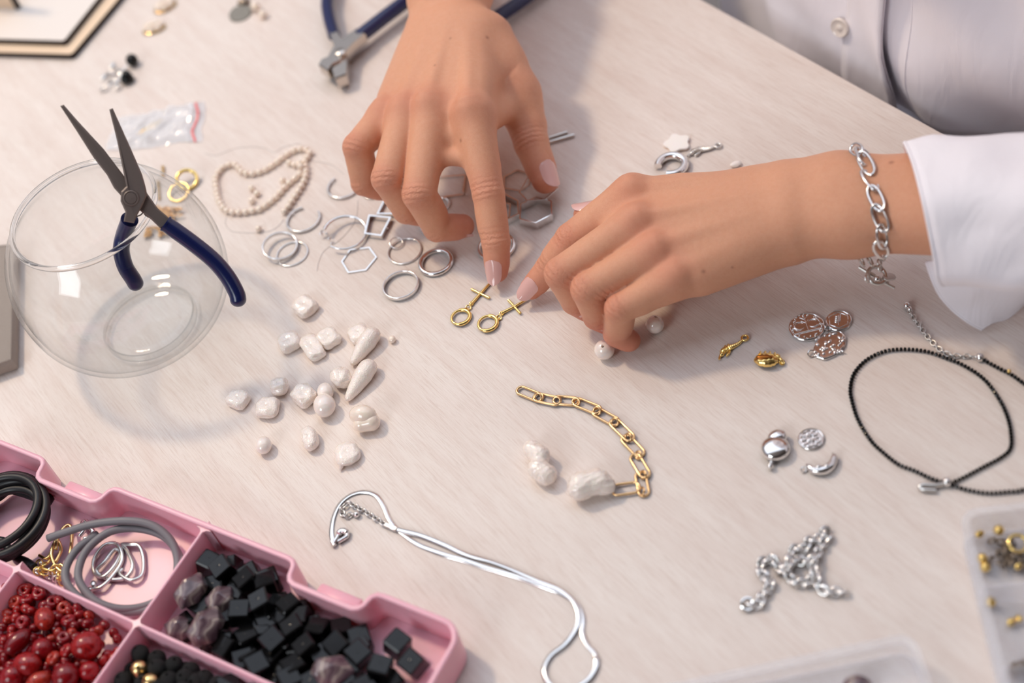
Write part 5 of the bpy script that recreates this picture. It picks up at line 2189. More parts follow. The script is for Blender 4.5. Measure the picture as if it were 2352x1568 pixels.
fp = [(215, 480), (198, 400), (212, 290), (258, 190), (340, 120), (440, 95), (530, 120), (590, 200), (630, 290), (690, 370), (750, 420), (820, 470), (900, 512), (1050, 570), (1200, 612), (1330, 655), (1450, 690), (1600, 735), (1750, 792), (1920, 855), (2040, 935), (2088, 1040), (2085, 1150), (2120, 1240), (2180, 1310), (2190, 1400), (2150, 1490), (2080, 1550), (1990, 1590), (1890, 1590), (1830, 1540), (1795, 1470), (1800, 1400), (1850, 1320), (1940, 1255), (2000, 1190), (2050, 1100), (2056, 1000), (2005, 905), (1900, 825), (1750, 765), (1560, 682), (1400, 622), (1220, 572), (1040, 495), (860, 425), (700, 385), (630, 352)]
hs = []
path = resample(spline([P(*o3(q), 0.5) for q in fp], 8), 0.9)
n = len(path)
for i, p in enumerate(path):
    path[i][2] = 0.45+(0.75 if i > n*0.52 else 0)
prof = [(-1.0, -0.12), (1.0, -0.12), (1.1, 0.0), (1.0, 0.16), (-1.0, 0.16), (-1.1, 0.0)]
mb = MB()
vs = []
for i in range(n):
    t_ = unit(path[min(i+1, n-1)]-path[max(i-1, 0)])
    tw = 0.30*math.sin(i*0.035)+0.12*math.sin(i*0.11)
    s_ = unit(np.cross(t_, (0, 0, 1)))
    u_ = np.cross(s_, t_)
    s2, u2 = s_*math.cos(tw)+u_*math.sin(tw), u_*math.cos(tw)-s_*math.sin(tw)
    k = 1.0 if i % 2 else 0.93
    vs += [path[i]+s2*a*k+u2*b*k+V(0, 0, 0.35*abs(math.sin(tw))) for a, b in prof]
mb.add(vs, [(i*6+k, i*6+(k+1) % 6, (i+1)*6+(k+1) % 6, (i+1)*6+k) for i in range(n-1) for k in range(6)])
mb.build('flat_chain', 'silver', fc, angle=60)
mb = MB()
A, B = P(*o3((690, 378)), 1.4), P(*o3((600, 340)), 1.2)
mb.box((A+B)/2, (np.linalg.norm(A-B), 2.2, 1.2), frame((0, 0, 1), B-A), bev=0.3)
mb.build('end_tag', 'silver_satin', fc)
chain_links(fc, spline([P(*o3(q), 1.0) for q in ((600, 340), (540, 300), (460, 250), (380, 205), (330, 180), (290, 205), (275, 245), (310, 285), (345, 262), (385, 265))], 6), 3.2, 2.5, 0.42, 'silver_satin')
mb = MB()
mb.sphere(P(*o3((388, 265)), 1.6), 1.5, None, 12, 8)
mb.build('end_drop', 'silver', fc)
mb = MB()
mb.tube(spline([P(*o3(q), 1.6) for q in ((215, 480), (240, 440), (268, 395), (305, 395), (318, 425), (285, 450), (250, 470))], 5), [0.9]*8+[1.6]*10+[1.0]*13, 10)
mb.build('lobster_clasp', 'silver', fc)
mb = MB()
mb.tube([P(*o3((208, 470)), 1.0), P(*o3((222, 500)), 1.2)], [1.3, 1.1], 10)
mb.build('end_cap', 'silver', fc)

# ------------------------------------------------------------------ heap of chunky silver chain
hc_ = thing('chain_heap', 'silver rolo chain dropped in a loose heap, lower right', 'chain', P(1830, 1300)*V(1, 1, 0))


def o2(q):
    return (1500+q[0]/2.76, 1130+q[1]/2.76)


hp = [(600, 705), (680, 715), (690, 650), (745, 605), (740, 560), (690, 520), (680, 450), (740, 420), (790, 450), (800, 500), (860, 480), (870, 400), (900, 350), (960, 370), (990, 300), (1050, 300), (1090, 235), (1110, 280), (1060, 350), (1030, 420), (960, 440), (900, 430), (850, 520), (920, 580), (1000, 560), (1030, 500), (1000, 430), (1050, 600), (1130, 630), (1220, 630)]
hq = resample(spline([P(*o2(q), 1.6) for q in hp], 8), 2.5)
mb = MB()
mb.tube([V(x, y, 0) for x, y in stadium(4.4, 3.6, 6)], 0.72, 8, closed=True)
l0 = mb.build('link', 'silver', org=(0, 0, 0), angle=180)
g = np.random.default_rng(3)
seen = []
for i in range(len(hq)-1):
    o_ = l0 if i == 0 else l0.copy()
    if i:
        COL.objects.link(o_)
    q = (hq[i]+hq[i+1])/2
    near = sum(1 for s_ in seen[:-4] if np.linalg.norm((s_-q)[:2]) < 2.6)
    q[2] = 1.5+min(near, 3)*1.4
    seen.append(q)
    X = frame(V(0, 0, 1), hq[i+1]-hq[i]) @ rot((1, 0, 0), (0.75 if i % 2 else -0.75)+g.uniform(-.2, .2))
    o_.parent = hc_
    o_.matrix_local = Matrix.Translation(Vector((q-ORG[hc_.name])*MM)) @ Matrix(X.tolist()).to_4x4()
mb = MB()
mb.tube(circle(P(1717, 1387, 2.2), 2.4, rot((1, 0, 0), 0.5), 22), 0.8, 8, closed=True)
mb.build('end_ring', 'silver', hc_)

# ------------------------------------------------------------------ bracelet on the left wrist
bc = P(1990, 470, 47)
AXB = unit(P(2100, 468, 50)-P(1850, 474, 44))
br_ = thing('chain_bracelet', 'silver oval-link bracelet with toggle charm on the left wrist', 'bracelet', P(2000, 620)*V(1, 1, 0))
S_, D_ = HB['side'], unit(HB['dorsal']-AXB*(HB['dorsal'] @ AXB))
S_ = unit(np.cross(D_, AXB)) if np.cross(D_, AXB) @ S_ > 0 else -unit(np.cross(D_, AXB))


def wrist_pt(px, py, off=1.4):
    """outermost skin point seen at the pixel, by marching on the two-cone wrist"""
    A_, W_ = HB['arm'], HB['wrist']
    segs = []
    for s_ in (1, -1):
        segs.append((W_+HB['side']*HB['ww']*s_, A_[0]+HB['side']*s_*HB['armw'][0][0], HB['wr'], HB['armw'][0][1]))
        segs.append((A_[0]+HB['side']*s_*HB['armw'][0][0], A_[1]+HB['side']*s_*HB['armw'][1][0], HB['armw'][0][1], HB['armw'][1][1]))

    def sd(p):
        v = []
        for a, b, r1, r2 in segs:
            h = np.clip((p-a) @ (b-a)/((b-a) @ (b-a)), 0, 1)
            v.append(np.linalg.norm(p-a-(b-a)*h)-(r1+(r2-r1)*h))
        v = sorted(v)
        k = 12.0
        h = max(k-abs(v[0]-v[1]), 0)/k
        return v[0]-h*h*k*0.25
    r = ray(px, py)
    t_, best = 560.0, (1e9, None)
    while t_ < 800:
        p = CAM+r*t_
        d = sd(p)
        if d < best[0]:
            best = (d, p)
        if d < off:
            return p
        t_ += max(0.25, (d-off)*0.7)
    return best[1]


blinks = [((1958, 338), (1976, 350)), ((1972, 343), (1984, 376)), ((1976, 352), (2002, 398)), ((1984, 394), (2012, 434)), ((2000, 430), (2024, 480)), ((2010, 474), (2034, 528)), ((2022, 520), (2030, 566)), ((2014, 558), (2032, 588))]
for i, (a, b) in enumerate(blinks):
    A, B = wrist_pt(*a), wrist_pt(*b)
    mid = wrist_pt((a[0]+b[0])/2, (a[1]+b[1])/2)
    nrm = unit(CAM-mid)
    if i in (1, 3, 6):
        nrm = unit(nrm+AXB*0.9)
    mb = MB()
    link(mb, A, B, 5.2, 0.72, nrm, oval=True)
    mb.build('oval_link', 'silver', br_, angle=180)
# the band runs on round the far side of the wrist
vc = CAM-bc
af = math.atan2(vc @ D_, vc @ S_)+PI
for k in range(6):
    def bp_(a):
        return bc+AXB*(2-8*abs(a-af)/1.3)+S_*27.5*math.cos(a)+D_*21*math.sin(a)
    a0_ = af-1.25+k*0.42
    mb = MB()
    link(mb, bp_(a0_), bp_(a0_+0.40), 4.6, 0.7, AXB if k % 2 else unit(bp_(a0_+.2)-bc), oval=True)
    mb.build('oval_link', 'silver', br_, angle=180)
hz = 30
A, B = P(1978, 590, hz), P(2002, 600, hz)
for x in (1979, 1999):
    mb = MB()
    mb.tube(circle(P(x, 600, hz), 2.6, frame(AXB*0.9+V(0, 0.3, 0.3)), 20), 0.5, 8, closed=True)
    mb.build('oval_link', 'silver_satin', br_)
mb = MB()
mb.tube([P(1973, 613, 24), P(1999, 629, 22)], 0.9, 10)
mb.tube([P(2030, 648, 18), P(2055, 661, 16)], 0.8, 10)
mb.tube([P(1990, 624, 23), P(2040, 652, 18)], 1.1, 10)
mb.build('toggle_bar', 'silver_satin', br_)
mb = MB()
mb.tube(circle(P(2014, 632, 22), 4.2, frame(unit(CAM-P(2014, 632, 22))+V(0.5, 0.2, 0.2)), 26), 1.0, 10, closed=True)
mb.build('toggle_ring', 'silver_satin', br_)
mb = MB()
mb.sphere(P(2014, 640, 22), 1.7, None, 12, 8)
mb.build('charm_stone', 'silver', br_)
mb = MB()
mb.prism(stadium(7, 4), -0.5, 0.5, P(2042, 636, 20), frame(unit(CAM-P(2044, 634, 20))+V(0.5, 0.6, -0.2), V(1, 0.2, 0)), 0.2)
mb.build('charm_tag', 'silver_satin', br_)
for q in ((2020, 604), (2022, 616), (1992, 640), (2028, 590)):
    mb = MB()
    mb.tube(circle(P(*q, 27), 1.7, frame(V(0.7, -0.5, 0.4)), 16), 0.45, 8, closed=True)
    mb.build('jump_ring', 'silver_satin', br_)
# ------------------------------------------------------------------ contents of the sorting box
FLOOR = 1.9


def pz(x, y, z):
    return P(x, y, z)


# rubber tubing: black coil and grey coil
def coil(cx, cy, radii, z0, dz, n_turn, seed, wobr=1.2, phase=0.0, sq=0.95):
    g = np.random.default_rng(seed)
    c = P(cx, cy, z0)
    pts = []
    N = int(n_turn*22)
    for i in range(N+1):
        f = i/N
        a = phase+f*n_turn*2*PI
        r = np.interp(f, np.linspace(0, 1, len(radii)), radii)+wobr*math.sin(a*0.77+seed)
        pts.append(c+V(r*math.cos(a)+1.5*math.sin(f*9+seed), r*sq*math.sin(a)+1.2*math.cos(f*7), dz*f+1.3*math.sin(a+seed)+1.3))
    return pts


bt = thing('rubber_tube', 'coil of glossy black rubber tubing in the pink box', 'tube', P(40, 1215, FLOOR)*V(1, 1, 0)+V(0, 0, FLOOR))
mb = MB()
cp = coil(24, 1216, [22.5, 20.0, 22.0, 18.5, 21.5, 19.5, 21.0], 5.0, 13.0, 5.6, 2, 1.0, 0.4)
cp = [P(-30, 1120, 6), P(-10, 1100, 8), P(30, 1090, 9), P(68, 1098, 9), P(95, 1122, 9), P(114, 1152, 8)]+cp[4:]
path = resample(spline(cp, 3), 1.6)
path[:, 2] = np.maximum(path[:, 2], FLOOR+1.9)
mb.tube(path, 2.0, 12)
mb.build('tubing', 'black_rubber', bt, angle=180)
mb = MB()
mb.tube(spline([P(-40, 1290, 6), P(0, 1240, 6), P(30, 1275, 5.5), P(62, 1290, 6), P(78, 1302, 6)], 6), 1.9, 12)
mb.tube(circle(P(70, 1298, 6.2), 1.4, frame(V(0.6, -0.6, 0.5)), 14), 0.55, 8, closed=True)
mb.build('tube_end', 'black_rubber', bt, angle=180)
gt = thing('rubber_tube', 'coil of matt grey rubber tubing beside the black coil', 'tube', P(285, 1300, FLOOR)*V(1, 1, 0)+V(0, 0, FLOOR))
mb = MB()
gp = [(110, 1236, 12), (150, 1222, 13), (215, 1203, 14), (290, 1196, 14), (350, 1206, 12), (392, 1240, 9), (408, 1290, 6), (395, 1345, 5), (350, 1385, 5), (285, 1398, 7), (225, 1383, 10), (188, 1346, 12), (180, 1310, 13), (200, 1262, 13), (250, 1222, 12), (310, 1213, 10), (370, 1228, 8), (404, 1262, 6), (416, 1300, 5), (402, 1352, 4.5), (350, 1396, 4.5), (280, 1405, 6), (205, 1386, 10), (160, 1350, 13), (150, 1310, 13), (176, 1262, 12), (225, 1226, 9)]
mb.tube(resample(spline([P(*q) for q in gp], 8), 1.5), 1.85, 12)
mb.build('tubing', 'grey_rubber', gt, angle=180)


def snake(name, label, px, z, r, m, cat='chain', closed=False):
    pts = resample(spline([P(x, y, z+0.8*math.sin(i*1.7)) for i, (x, y) in enumerate(px)], 8, closed), 0.55, closed)
    pts[:, 2] = np.maximum(pts[:, 2], FLOOR+r)
    o = thing(name, label, cat, pts.mean(0)*V(1, 1, 0)+V(0, 0, FLOOR))
    rr = r*(1+0.09*np.cos(np.arange(len(pts))*PI))
    mb = MB()
    mb.tube(pts, rr, 8, closed=closed)
    mb.build('chain', m, o, angle=180)
    return o


o = snake('snake_chain', 'silver snake chain in loops inside the grey tube coil', [(205, 1352), (232, 1348), (262, 1318), (281, 1284), (270, 1250), (240, 1252), (216, 1285), (218, 1316), (238, 1324), (262, 1300), (276, 1270), (262, 1262), (240, 1290), (222, 1312), (250, 1330), (290, 1325), (305, 1298), (292, 1264), (280, 1250), (300, 1250), (320, 1254), (330, 1285), (326, 1320), (300, 1332), (276, 1318), (282, 1306)], 4.0, 0.95, 'silver_satin')
mb = MB()
mb.sphere(P(214, 1342, 4.5), (1.6, 2.2, 1.4), None, 12, 8)
mb.sphere(P(208, 1354, 4.0), 1.2, None, 10, 7)
mb.build('clasp', 'silver', o)
snake('snake_chain', 'gold snake chain standing in a loop beside the black coil', [(128, 1262), (136, 1226), (154, 1206), (164, 1214), (164, 1250), (156, 1290), (146, 1312), (128, 1300), (118, 1270), (130, 1240), (140, 1262), (128, 1290)], 7.0, 0.85, 'gold_warm')
snake('snake_chain', 'gold chain strand lying between the two tube coils', [(90, 1275), (108, 1282), (120, 1262), (112, 1290), (96, 1302), (120, 1310), (140, 1296), (150, 1318), (130, 1330)], 6.0, 0.7, 'gold')
o = snake('link_chain', 'bit of silver link chain peeping out behind the grey tubing', [(182, 1232), (194, 1216), (188, 1202), (198, 1196), (204, 1210), (214, 1220), (206, 1232), (192, 1238)], 5.0, 1.0, 'silver')


ORD = ['first', 'second', 'third', 'fourth', 'fifth', 'sixth', 'seventh', 'eighth', 'ninth', 'tenth', 'eleventh', 'twelfth', 'thirteenth', 'fourteenth', 'fifteenth', 'sixteenth', 'seventeenth', 'eighteenth', 'nineteenth', 'twentieth',
       'twenty-first', 'twenty-second', 'twenty-third', 'twenty-fourth', 'twenty-fifth', 'twenty-sixth', 'twenty-seventh', 'twenty-eighth', 'twenty-ninth', 'thirtieth', 'thirty-first', 'thirty-second', 'thirty-third', 'thirty-fourth']


def in_order(spots, text, keep=lambda p: True):
    """give the pieces their place in a row counted from the left of the picture"""
    idx = [i for i, s_ in enumerate(spots) if s_[2] is None and keep(s_[0])]
    idx.sort(key=lambda i: pix(spots[i][0])[0])
    for k, i in enumerate(idx):
        spots[i] = (spots[i][0], spots[i][1], text % ORD[k])
    return spots


def mini(name, label, cat, group, fn, spots):
    """small loose findings: first built, the rest copied"""
    o0 = None
    for i, (p, R, lab) in enumerate(spots):
        if o0 is None:
            o0 = fn()
            o0.name = name
            o_ = o0
        else:
            o_ = o0.copy()
            COL.objects.link(o_)
        M4 = Matrix.Translation(Vector(p*MM)) @ Matrix(np.asarray(R).tolist()).to_4x4()
        o_.matrix_world = M4
        tag(o_, lab or label, cat, group)
    return o0


g = np.random.default_rng(12)


def rnd_rot(g, full=True):
    return eul(*(g.uniform(0, 6.28, 3) if full else (g.uniform(-.4, .4), g.uniform(-.4, .4), g.uniform(0, 6.28))))


def ring_mesh(r, t, m):
    def f():
        mb = MB()
        mb.tube(circle((0, 0, 0), r, None, 18), t, 7, closed=True)
        return mb.build('jump_ring', m, org=(0, 0, 0), angle=180)
    return f


def in_cell(p, m):
    """keep a point m mm clear of the box walls and dividers"""
    u, v = to_uv(p)
    for a in (0, 135, 276):
        if abs(u-a) < m:
            u = a+m if u >= a else a-m
    u = max(u, m)
    for a in (0, 52, 104):
        if abs(v-a) < m:
            v = a+m if v >= a else a-m
    v = max(v, m)
    if v > 52 and abs(u-207) < m:
        u = 207+m if u >= 207 else 207-m
    for a, b in ((43.5, 84.0), (191.0, 233.0)):
        if a-6-m < u < b+6+m and v < 11+m:
            v = 11+m
    return UV(u, v, p[2])


sp_ = []
for k in range(26):
    x, y = g.uniform(82, 150), 0
    y = 1318+(x-112)*0.42+g.uniform(-22, 6)
    sp_.append((in_cell(P(x, y, g.uniform(3, 7)), 3), rnd_rot(g), None))
mini('jump_ring', 'gold jump ring in the tangle between the tube coils', 'ring', 'gold jump rings in the pink box', ring_mesh(1.9, 0.42, 'gold'), sp_[:14])
mini('jump_ring', 'silver jump ring in the tangle between the tube coils', 'ring', 'silver jump rings in the pink box', ring_mesh(1.7, 0.42, 'silver'), sp_[14:])


# faceted and cubic stones
def cube_mesh():
    mb = MB()
    mb.box((0, 0, 0), (9, 9, 9), None, 0.6)
    mb.lathe([(0.9, 4.46), (0.55, 4.53), (0.5, 3.4), (0, 3.3)], n=10)
    return mb.build('cube_bead', 'black_glass', org=(0, 0, 0), angle=25)


cubes = [(514, 1307, 11, .35), (569, 1336, 10, .45), (612, 1345, 10, .1), (604, 1384, 12, .1), (552, 1408, 12, -.2), (672, 1392, 9, .5), (692, 1424, 9, -.3), (677, 1446, 11, .3), (733, 1450, 9, 1.0), (628, 1472, 12, .5), (707, 1490, 11, .4), (524, 1492, 10, .75), (588, 1535, 12, .35), (677, 1537, 11, .35), (662, 1570, 12, .3), (570, 1468, 8, .3), (624, 1515, 8, .8), (482, 1296, 7.5, .9), (777, 1481, 10, .4), (822, 1504, 9, .55), (913, 1480, 10.5, .7), (873, 1538, 11, 1.1), (950, 1524, 10.5, .55), (729, 1455, 6, .2), (650, 1420, 7, .6), (560, 1520, 7, .1), (740, 1510, 7, .3), (640, 1560, 7, .5), (720, 1570, 10, .2), (790, 1572, 9, .6), (840, 1585, 10, .3), (600, 1580, 9, .7), (545, 1555, 8, .2), (500, 1460, 6.5, .4), (540, 1370, 6, .2), (640, 1385, 6, .9), (700, 1460, 6, .5), (760, 1540, 6.5, .1), (580, 1440, 6.2, .6), (690, 1510, 6.2, .3), (615, 1430, 6.2, .2), (560, 1345, 6, .9), (800, 1545, 6.2, .5), (900, 1575, 6.5, .4)]
labs = {20: 'black cube bead resting alone near the box corner', 22: 'black cube bead nearest the right wall of the box'}
KEYP = (np.array([-0.03, 0.02, 0])+KEY_DIR*1.75)/MM


def cube_rot(p, a, g):
    for _ in range(60):
        R = eul(g.uniform(-.26, .26), g.uniform(-.26, .26), a)
        d = unit(p-CAM)
        r = d-2*(d @ R[:, 2])*R[:, 2]
        if r @ unit(KEYP-p) < 0.975:
            return R
    return R


csp = [(in_cell(P(x, y, z), 5.8), cube_rot(P(x, y, z), a, g), labs.get(i)) for i, (x, y, z, a) in enumerate(cubes)]
for u in range(10, 125, 11):
    for v in (9, 20, 31, 42):
        if g.uniform() < 0.62 and u > 22:
            csp.append((in_cell(UV(u+g.uniform(-1.5, 1.5), v+g.uniform(-1, 1), 6.4), 5.6), cube_rot(UV(u, v, 6.4), g.uniform(0, 1.5), g), None))
in_order(csp, 'glossy black cube bead, %s from the left among those on top', lambda p: p[2] > 8.6)
mini('cube_bead', 'glossy black cube bead mostly buried under others in the long compartment', 'bead', 'black cube beads', cube_mesh, csp)


def agate(label, x, y, z, size, seed, ang):
    g_ = np.random.default_rng(seed)
    bm = bmesh.new()
    bmesh.ops.create_icosphere(bm, subdivisions=1, radius=1.0)
    vs = np.array([v.co[:] for v in bm.verts])
    fs = [[v.index for v in f.verts] for f in bm.faces]
    bm.free()
    vs = vs*(1+g_.uniform(-.07, .07, (len(vs), 1)))
    mb = MB()
    R = eul(g_.uniform(-.3, .3), g_.uniform(-.4, .4), ang)
    c = in_cell(P(x, y, z), min(size)+1)
    mb.add((vs*np.asarray(size)) @ R.T+c, fs)
    o = mb.build('agate_bead', 'banded_agate', smooth=False)
    b_ = o.modifiers.new('bevel', 'BEVEL')
    b_.width = 0.0006
    b_.segments = 2
    tag(o, label, 'bead', 'faceted agate beads')


agate('large pale faceted agate leaning on the divider', 438, 1356, 13, (9.5, 7.0, 7.0), 1, 0.9)
agate('pale brown faceted agate with a drill hole, top of its heap', 506, 1378, 11, (8, 6.5, 6.5), 2, 0.5)
agate('large violet-grey faceted agate at the front of its heap', 474, 1438, 14, (10.5, 7.5, 7.5), 3, 0.8)
agate('pale faceted agate low against the divider', 410, 1444, 9, (7.0, 6.0, 6.0), 4, 0.2)
agate('banded violet agate among the black cubes', 762, 1544, 13, (10.5, 7.5, 7.5), 5, -0.3)


# coral
def ellip(rx, ry, rz, hole, m, nm, seed):
    def f():
        mb = MB()
        if hole:
            t_ = rz
            prof = [(rx-t_*0.0-(t_*(1-math.cos(q))), t_*math.sin(q)) for q in np.linspace(-PI/2, PI/2, 9)]
            prof = [(max(rx-t_+t_*math.cos(q), 0.5), t_*math.sin(q)) for q in np.linspace(-PI/2, PI/2, 9)]+[(rx*0.26, rz*0.82), (rx*0.18, 0), (rx*0.26, -rz*0.82)]
            mb.lathe(prof, n=20, closed=True)
        else:
            mb.sphere((0, 0, 0), (rx, ry, rz), None, 20, 12, wob(seed, 0.03, 1.5))
        return mb.build(nm, m, org=(0, 0, 0), angle=180)
    return f


big = [(102, 1421, 13, 4.4, 6.0, 4.2, .2), (199, 1484, 13, 6.8, 6.6, 6.0, 0), (97, 1490, 13, 4.9, 5.2, 4.6, .3), (63, 1524, 14, 6.6, 5.2, 4.8, -.4), (42, 1474, 13, 4.2, 7.0, 4.2, -.9), (151, 1553, 14, 6.0, 5.8, 5.4, .2), (28, 1553, 13, 5.4, 5.0, 4.6, .1), (90, 1564, 14, 5.6, 4.0, 4.0, .2), (204, 1540, 12, 4.4, 4.0, 3.8, .3)]
blab = ['upright oval red coral bead under the divider', 'largest round red coral bead, against the right divider', 'plump red coral bead in the middle of its heap', 'broad oval red coral bead near the bottom of its heap', 'long tilted red coral bead at the left of its heap', 'big red coral bead at the bottom right of its heap', 'red coral bead cut by the lower left picture edge', 'orange-red coral bead with a bright highlight at the bottom edge', 'red coral bead wedged low against the right divider']
for i, (q, lab) in enumerate(zip(big, blab)):
    o = ellip(q[3], q[4], q[5], False, 'coral_red', 'coral_bead', i)()
    o.matrix_world = Matrix.Translation(Vector(in_cell(P(q[0], q[1], q[2]), min(q[3:5])*0.9+0.8)*MM)) @ Matrix(eul(g.uniform(-.2, .2), g.uniform(-.2, .2), q[6]).tolist()).to_4x4()
    tag(o, lab, 'bead', 'large red coral beads')
disc = [(52, 1429, 12.5, 0), (90, 1363, 11, 0), (157, 1424, 12, 0), (152, 1494, 13, 0), (146, 1464, 12, 0), (122, 1511, 13, 0), (61, 1376, 11, 0), (47, 1352, 10, 0), (33, 1381, 10, 0), (122, 1382, 10, 0), (147, 1396, 10, 0)]
dsp = [(in_cell(P(x, y, z), 4), rnd_rot(g, False), None) for x, y, z, _ in disc]
in_order(dsp, 'drilled red coral disc bead, %s from the left in the heap')
mini('coral_disc', 'flat drilled red coral disc bead in the heap', 'bead', 'drilled red coral discs', ellip(3.4, 3.4, 1.6, True, 'coral_red', 'coral_disc', 1), dsp)
small = [(41, 1402), (16, 1408), (60, 1398), (18, 1424), (28, 1446), (80, 1442), (130, 1440), (136, 1420), (170, 1436), (186, 1432), (200, 1432), (134, 1452), (166, 1452), (118, 1468), (26, 1500), (10, 1470), (120, 1486), (12, 1510), (110, 1528), (134, 1532), (180, 1530), (54, 1552), (108, 1546), (72, 1404), (100, 1390), (140, 1372), (160, 1402), (182, 1412), (22, 1362), (6, 1384), (66, 1350), (112, 1400), (216, 1452), (228, 1448), (150, 1516), (78, 1466), (8, 1440), (128, 1412), (36, 1418), (176, 1462), (222, 1470), (24, 1526), (196, 1520), (230, 1480), (92, 1348), (30, 1340), (14, 1350), (180, 1394), (206, 1412), (240, 1436)]
ssp = [(in_cell(P(x, y, g.uniform(9.0, 11.0)), 3), rnd_rot(g), None) for x, y in small]
for k in range(40):
    ssp.append((in_cell(P(g.uniform(0, 230), g.uniform(1350, 1568), g.uniform(6.0, 8.0)), 3.2), rnd_rot(g), None))
for k in range(110):
    ssp.append((UV(g.uniform(139, 203), g.uniform(56, 100), g.uniform(4.2, 9.5)), rnd_rot(g), None))
ssp = [s_ for s_ in ssp if to_uv(s_[0])[1] > 53]
mini('coral_chip', 'small rounded red coral bead filling the heap', 'bead', 'small red coral beads', ellip(2.7, 2.3, 2.1, False, 'coral_red', 'coral_chip', 3), ssp)
o = MB()
# lava and metal balls
lava = [(322, 1500, 10), (361, 1512, 9), (400, 1526, 10), (361, 1534, 12), (283, 1562, 10), (439, 1540, 9), (388, 1562, 12), (425, 1556, 11), (470, 1558, 9), (330, 1570, 11), (300, 1536, 7), (345, 1548, 7), (380, 1545, 7), (410, 1542, 6.5), (450, 1566, 10), (500, 1572, 9), (362, 1580, 12), (262, 1588, 9), (420, 1585, 12)]
lava += [(x, y, 6) for x, y in ((310, 1515), (335, 1525), (365, 1525), (395, 1540), (425, 1540), (300, 1555), (325, 1560), (355, 1565), (385, 1575), (440, 1575), (460, 1580), (520, 1585), (490, 1595), (270, 1575))]


def ball(r, m, nm):
    def f():
        mb = MB()
        mb.lathe([(0.7, -r*0.985)]+[(r*math.cos(q), r*math.sin(q)) for q in np.linspace(-1.38, 1.38, 15)]+[(0.7, r*0.985), (0.6, 0)], n=20, closed=True)
        return mb.build(nm, m, org=(0, 0, 0), angle=60)
    return f


mini('lava_bead', 'matt black lava ball mostly buried in the small lower compartment', 'bead', 'black lava beads', ball(3.9, 'lava_stone', 'lava_bead'), in_order([(in_cell(P(x, y, z), 4.6), rnd_rot(g, False), None) for x, y, z in lava], 'matt black lava ball, %s from the left in its compartment', lambda p: p[2] > 6.3))
mini('brass_bead', 'pale gold metal ball among the black lava beads', 'bead', 'gold balls among lava beads', ball(3.7, 'gold_warm', 'brass_bead'), [(in_cell(P(320, 1536, 12), 4.6), eul(.3, .2, 0), 'upper pale gold ball among the black lava beads'), (in_cell(P(346, 1566, 13), 4.6), eul(.1, -.3, 0), 'lower pale gold ball among the black lava beads, cut by the edge')])

# ------------------------------------------------------------------ findings in the clear box and on the tray
def KP(a, b, z):
    return ka+ke*a+kr*b+V(0, 0, z)


mini('gold_ball', 'small gold ball in the clear compartment box', 'bead', 'gold balls in the clear box', ball(2.1, 'gold', 'gold_ball'),
     [(P(x, y, z), eul(.3, .4, 0), lab) for x, y, z, lab in ((2294, 1217, 6, 'gold ball highest up in the clear compartment box'), (2256, 1282, 5, 'upper of two gold balls in the corner of the clear box'), (2263, 1302, 4, 'lower of two gold balls in the corner of the clear box'), (2275, 1382, 3.5, 'gold ball alone by the wall of the clear box'))])
sp_ = []
for k in range(34):
    sp_.append((P(g.uniform(2272, 2400), 1270+g.uniform(-34, 34), g.uniform(2.5, 5)), rnd_rot(g), None))
mini('jump_ring', 'dark metal jump ring heaped in the clear box', 'ring', 'dark jump rings in the clear box', ring_mesh(1.6, 0.5, 'dark_grit'), sp_)
mini('gold_ring', 'gold ring lying on dark rings in the clear box', 'ring', 'gold rings in the clear box', ring_mesh(3.6, 0.75, 'gold'), [(P(2338, 1248, 7), eul(.2, .1, 0), None)])
mini('gold_finding', 'gold finding in the middle cell of the clear box', 'finding', 'gold findings in the clear box', ellip(2.0, 1.5, 1.2, False, 'gold', 'gold_finding', 4),
     [(P(2322, 1428, 3), eul(.2, .1, .5), 'gold finding in the middle cell of the clear box, left one'), (P(2340, 1420, 3.5), eul(.2, .5, 1.5), 'gold finding in the middle cell of the clear box, right one'), (P(2250, 1226, 5), eul(.9, .1, .2), 'gold bar finding at the back of the clear box'), (P(2340, 1300, 4), eul(.9, .1, .2), 'rose-gold finding beside the dark rings in the clear box')])
sp_ = [(P(g.uniform(2322, 2400), 1545+g.uniform(-22, 22), g.uniform(2.5, 5)), rnd_rot(g), None) for k in range(16)]
mini('jump_ring', 'grey metal jump ring in the near cell of the clear box', 'ring', 'grey jump rings in the clear box', ring_mesh(1.6, 0.5, 'dark_grit'), sp_)
mb = MB()
mb.sphere(P(1968, 1580, 4), (6, 5, 4), None, 18, 10, wob(5, 0.05))
tag(mb.build('agate_bead', 'banded_agate'), 'dark purple stone in the clear tray at the bottom edge', 'bead')

# ------------------------------------------------------------------ charms in the far left corner
def cluster(name, label, cat, pos):
    return thing(name, label, cat, P(*pos)*V(1, 1, 0))


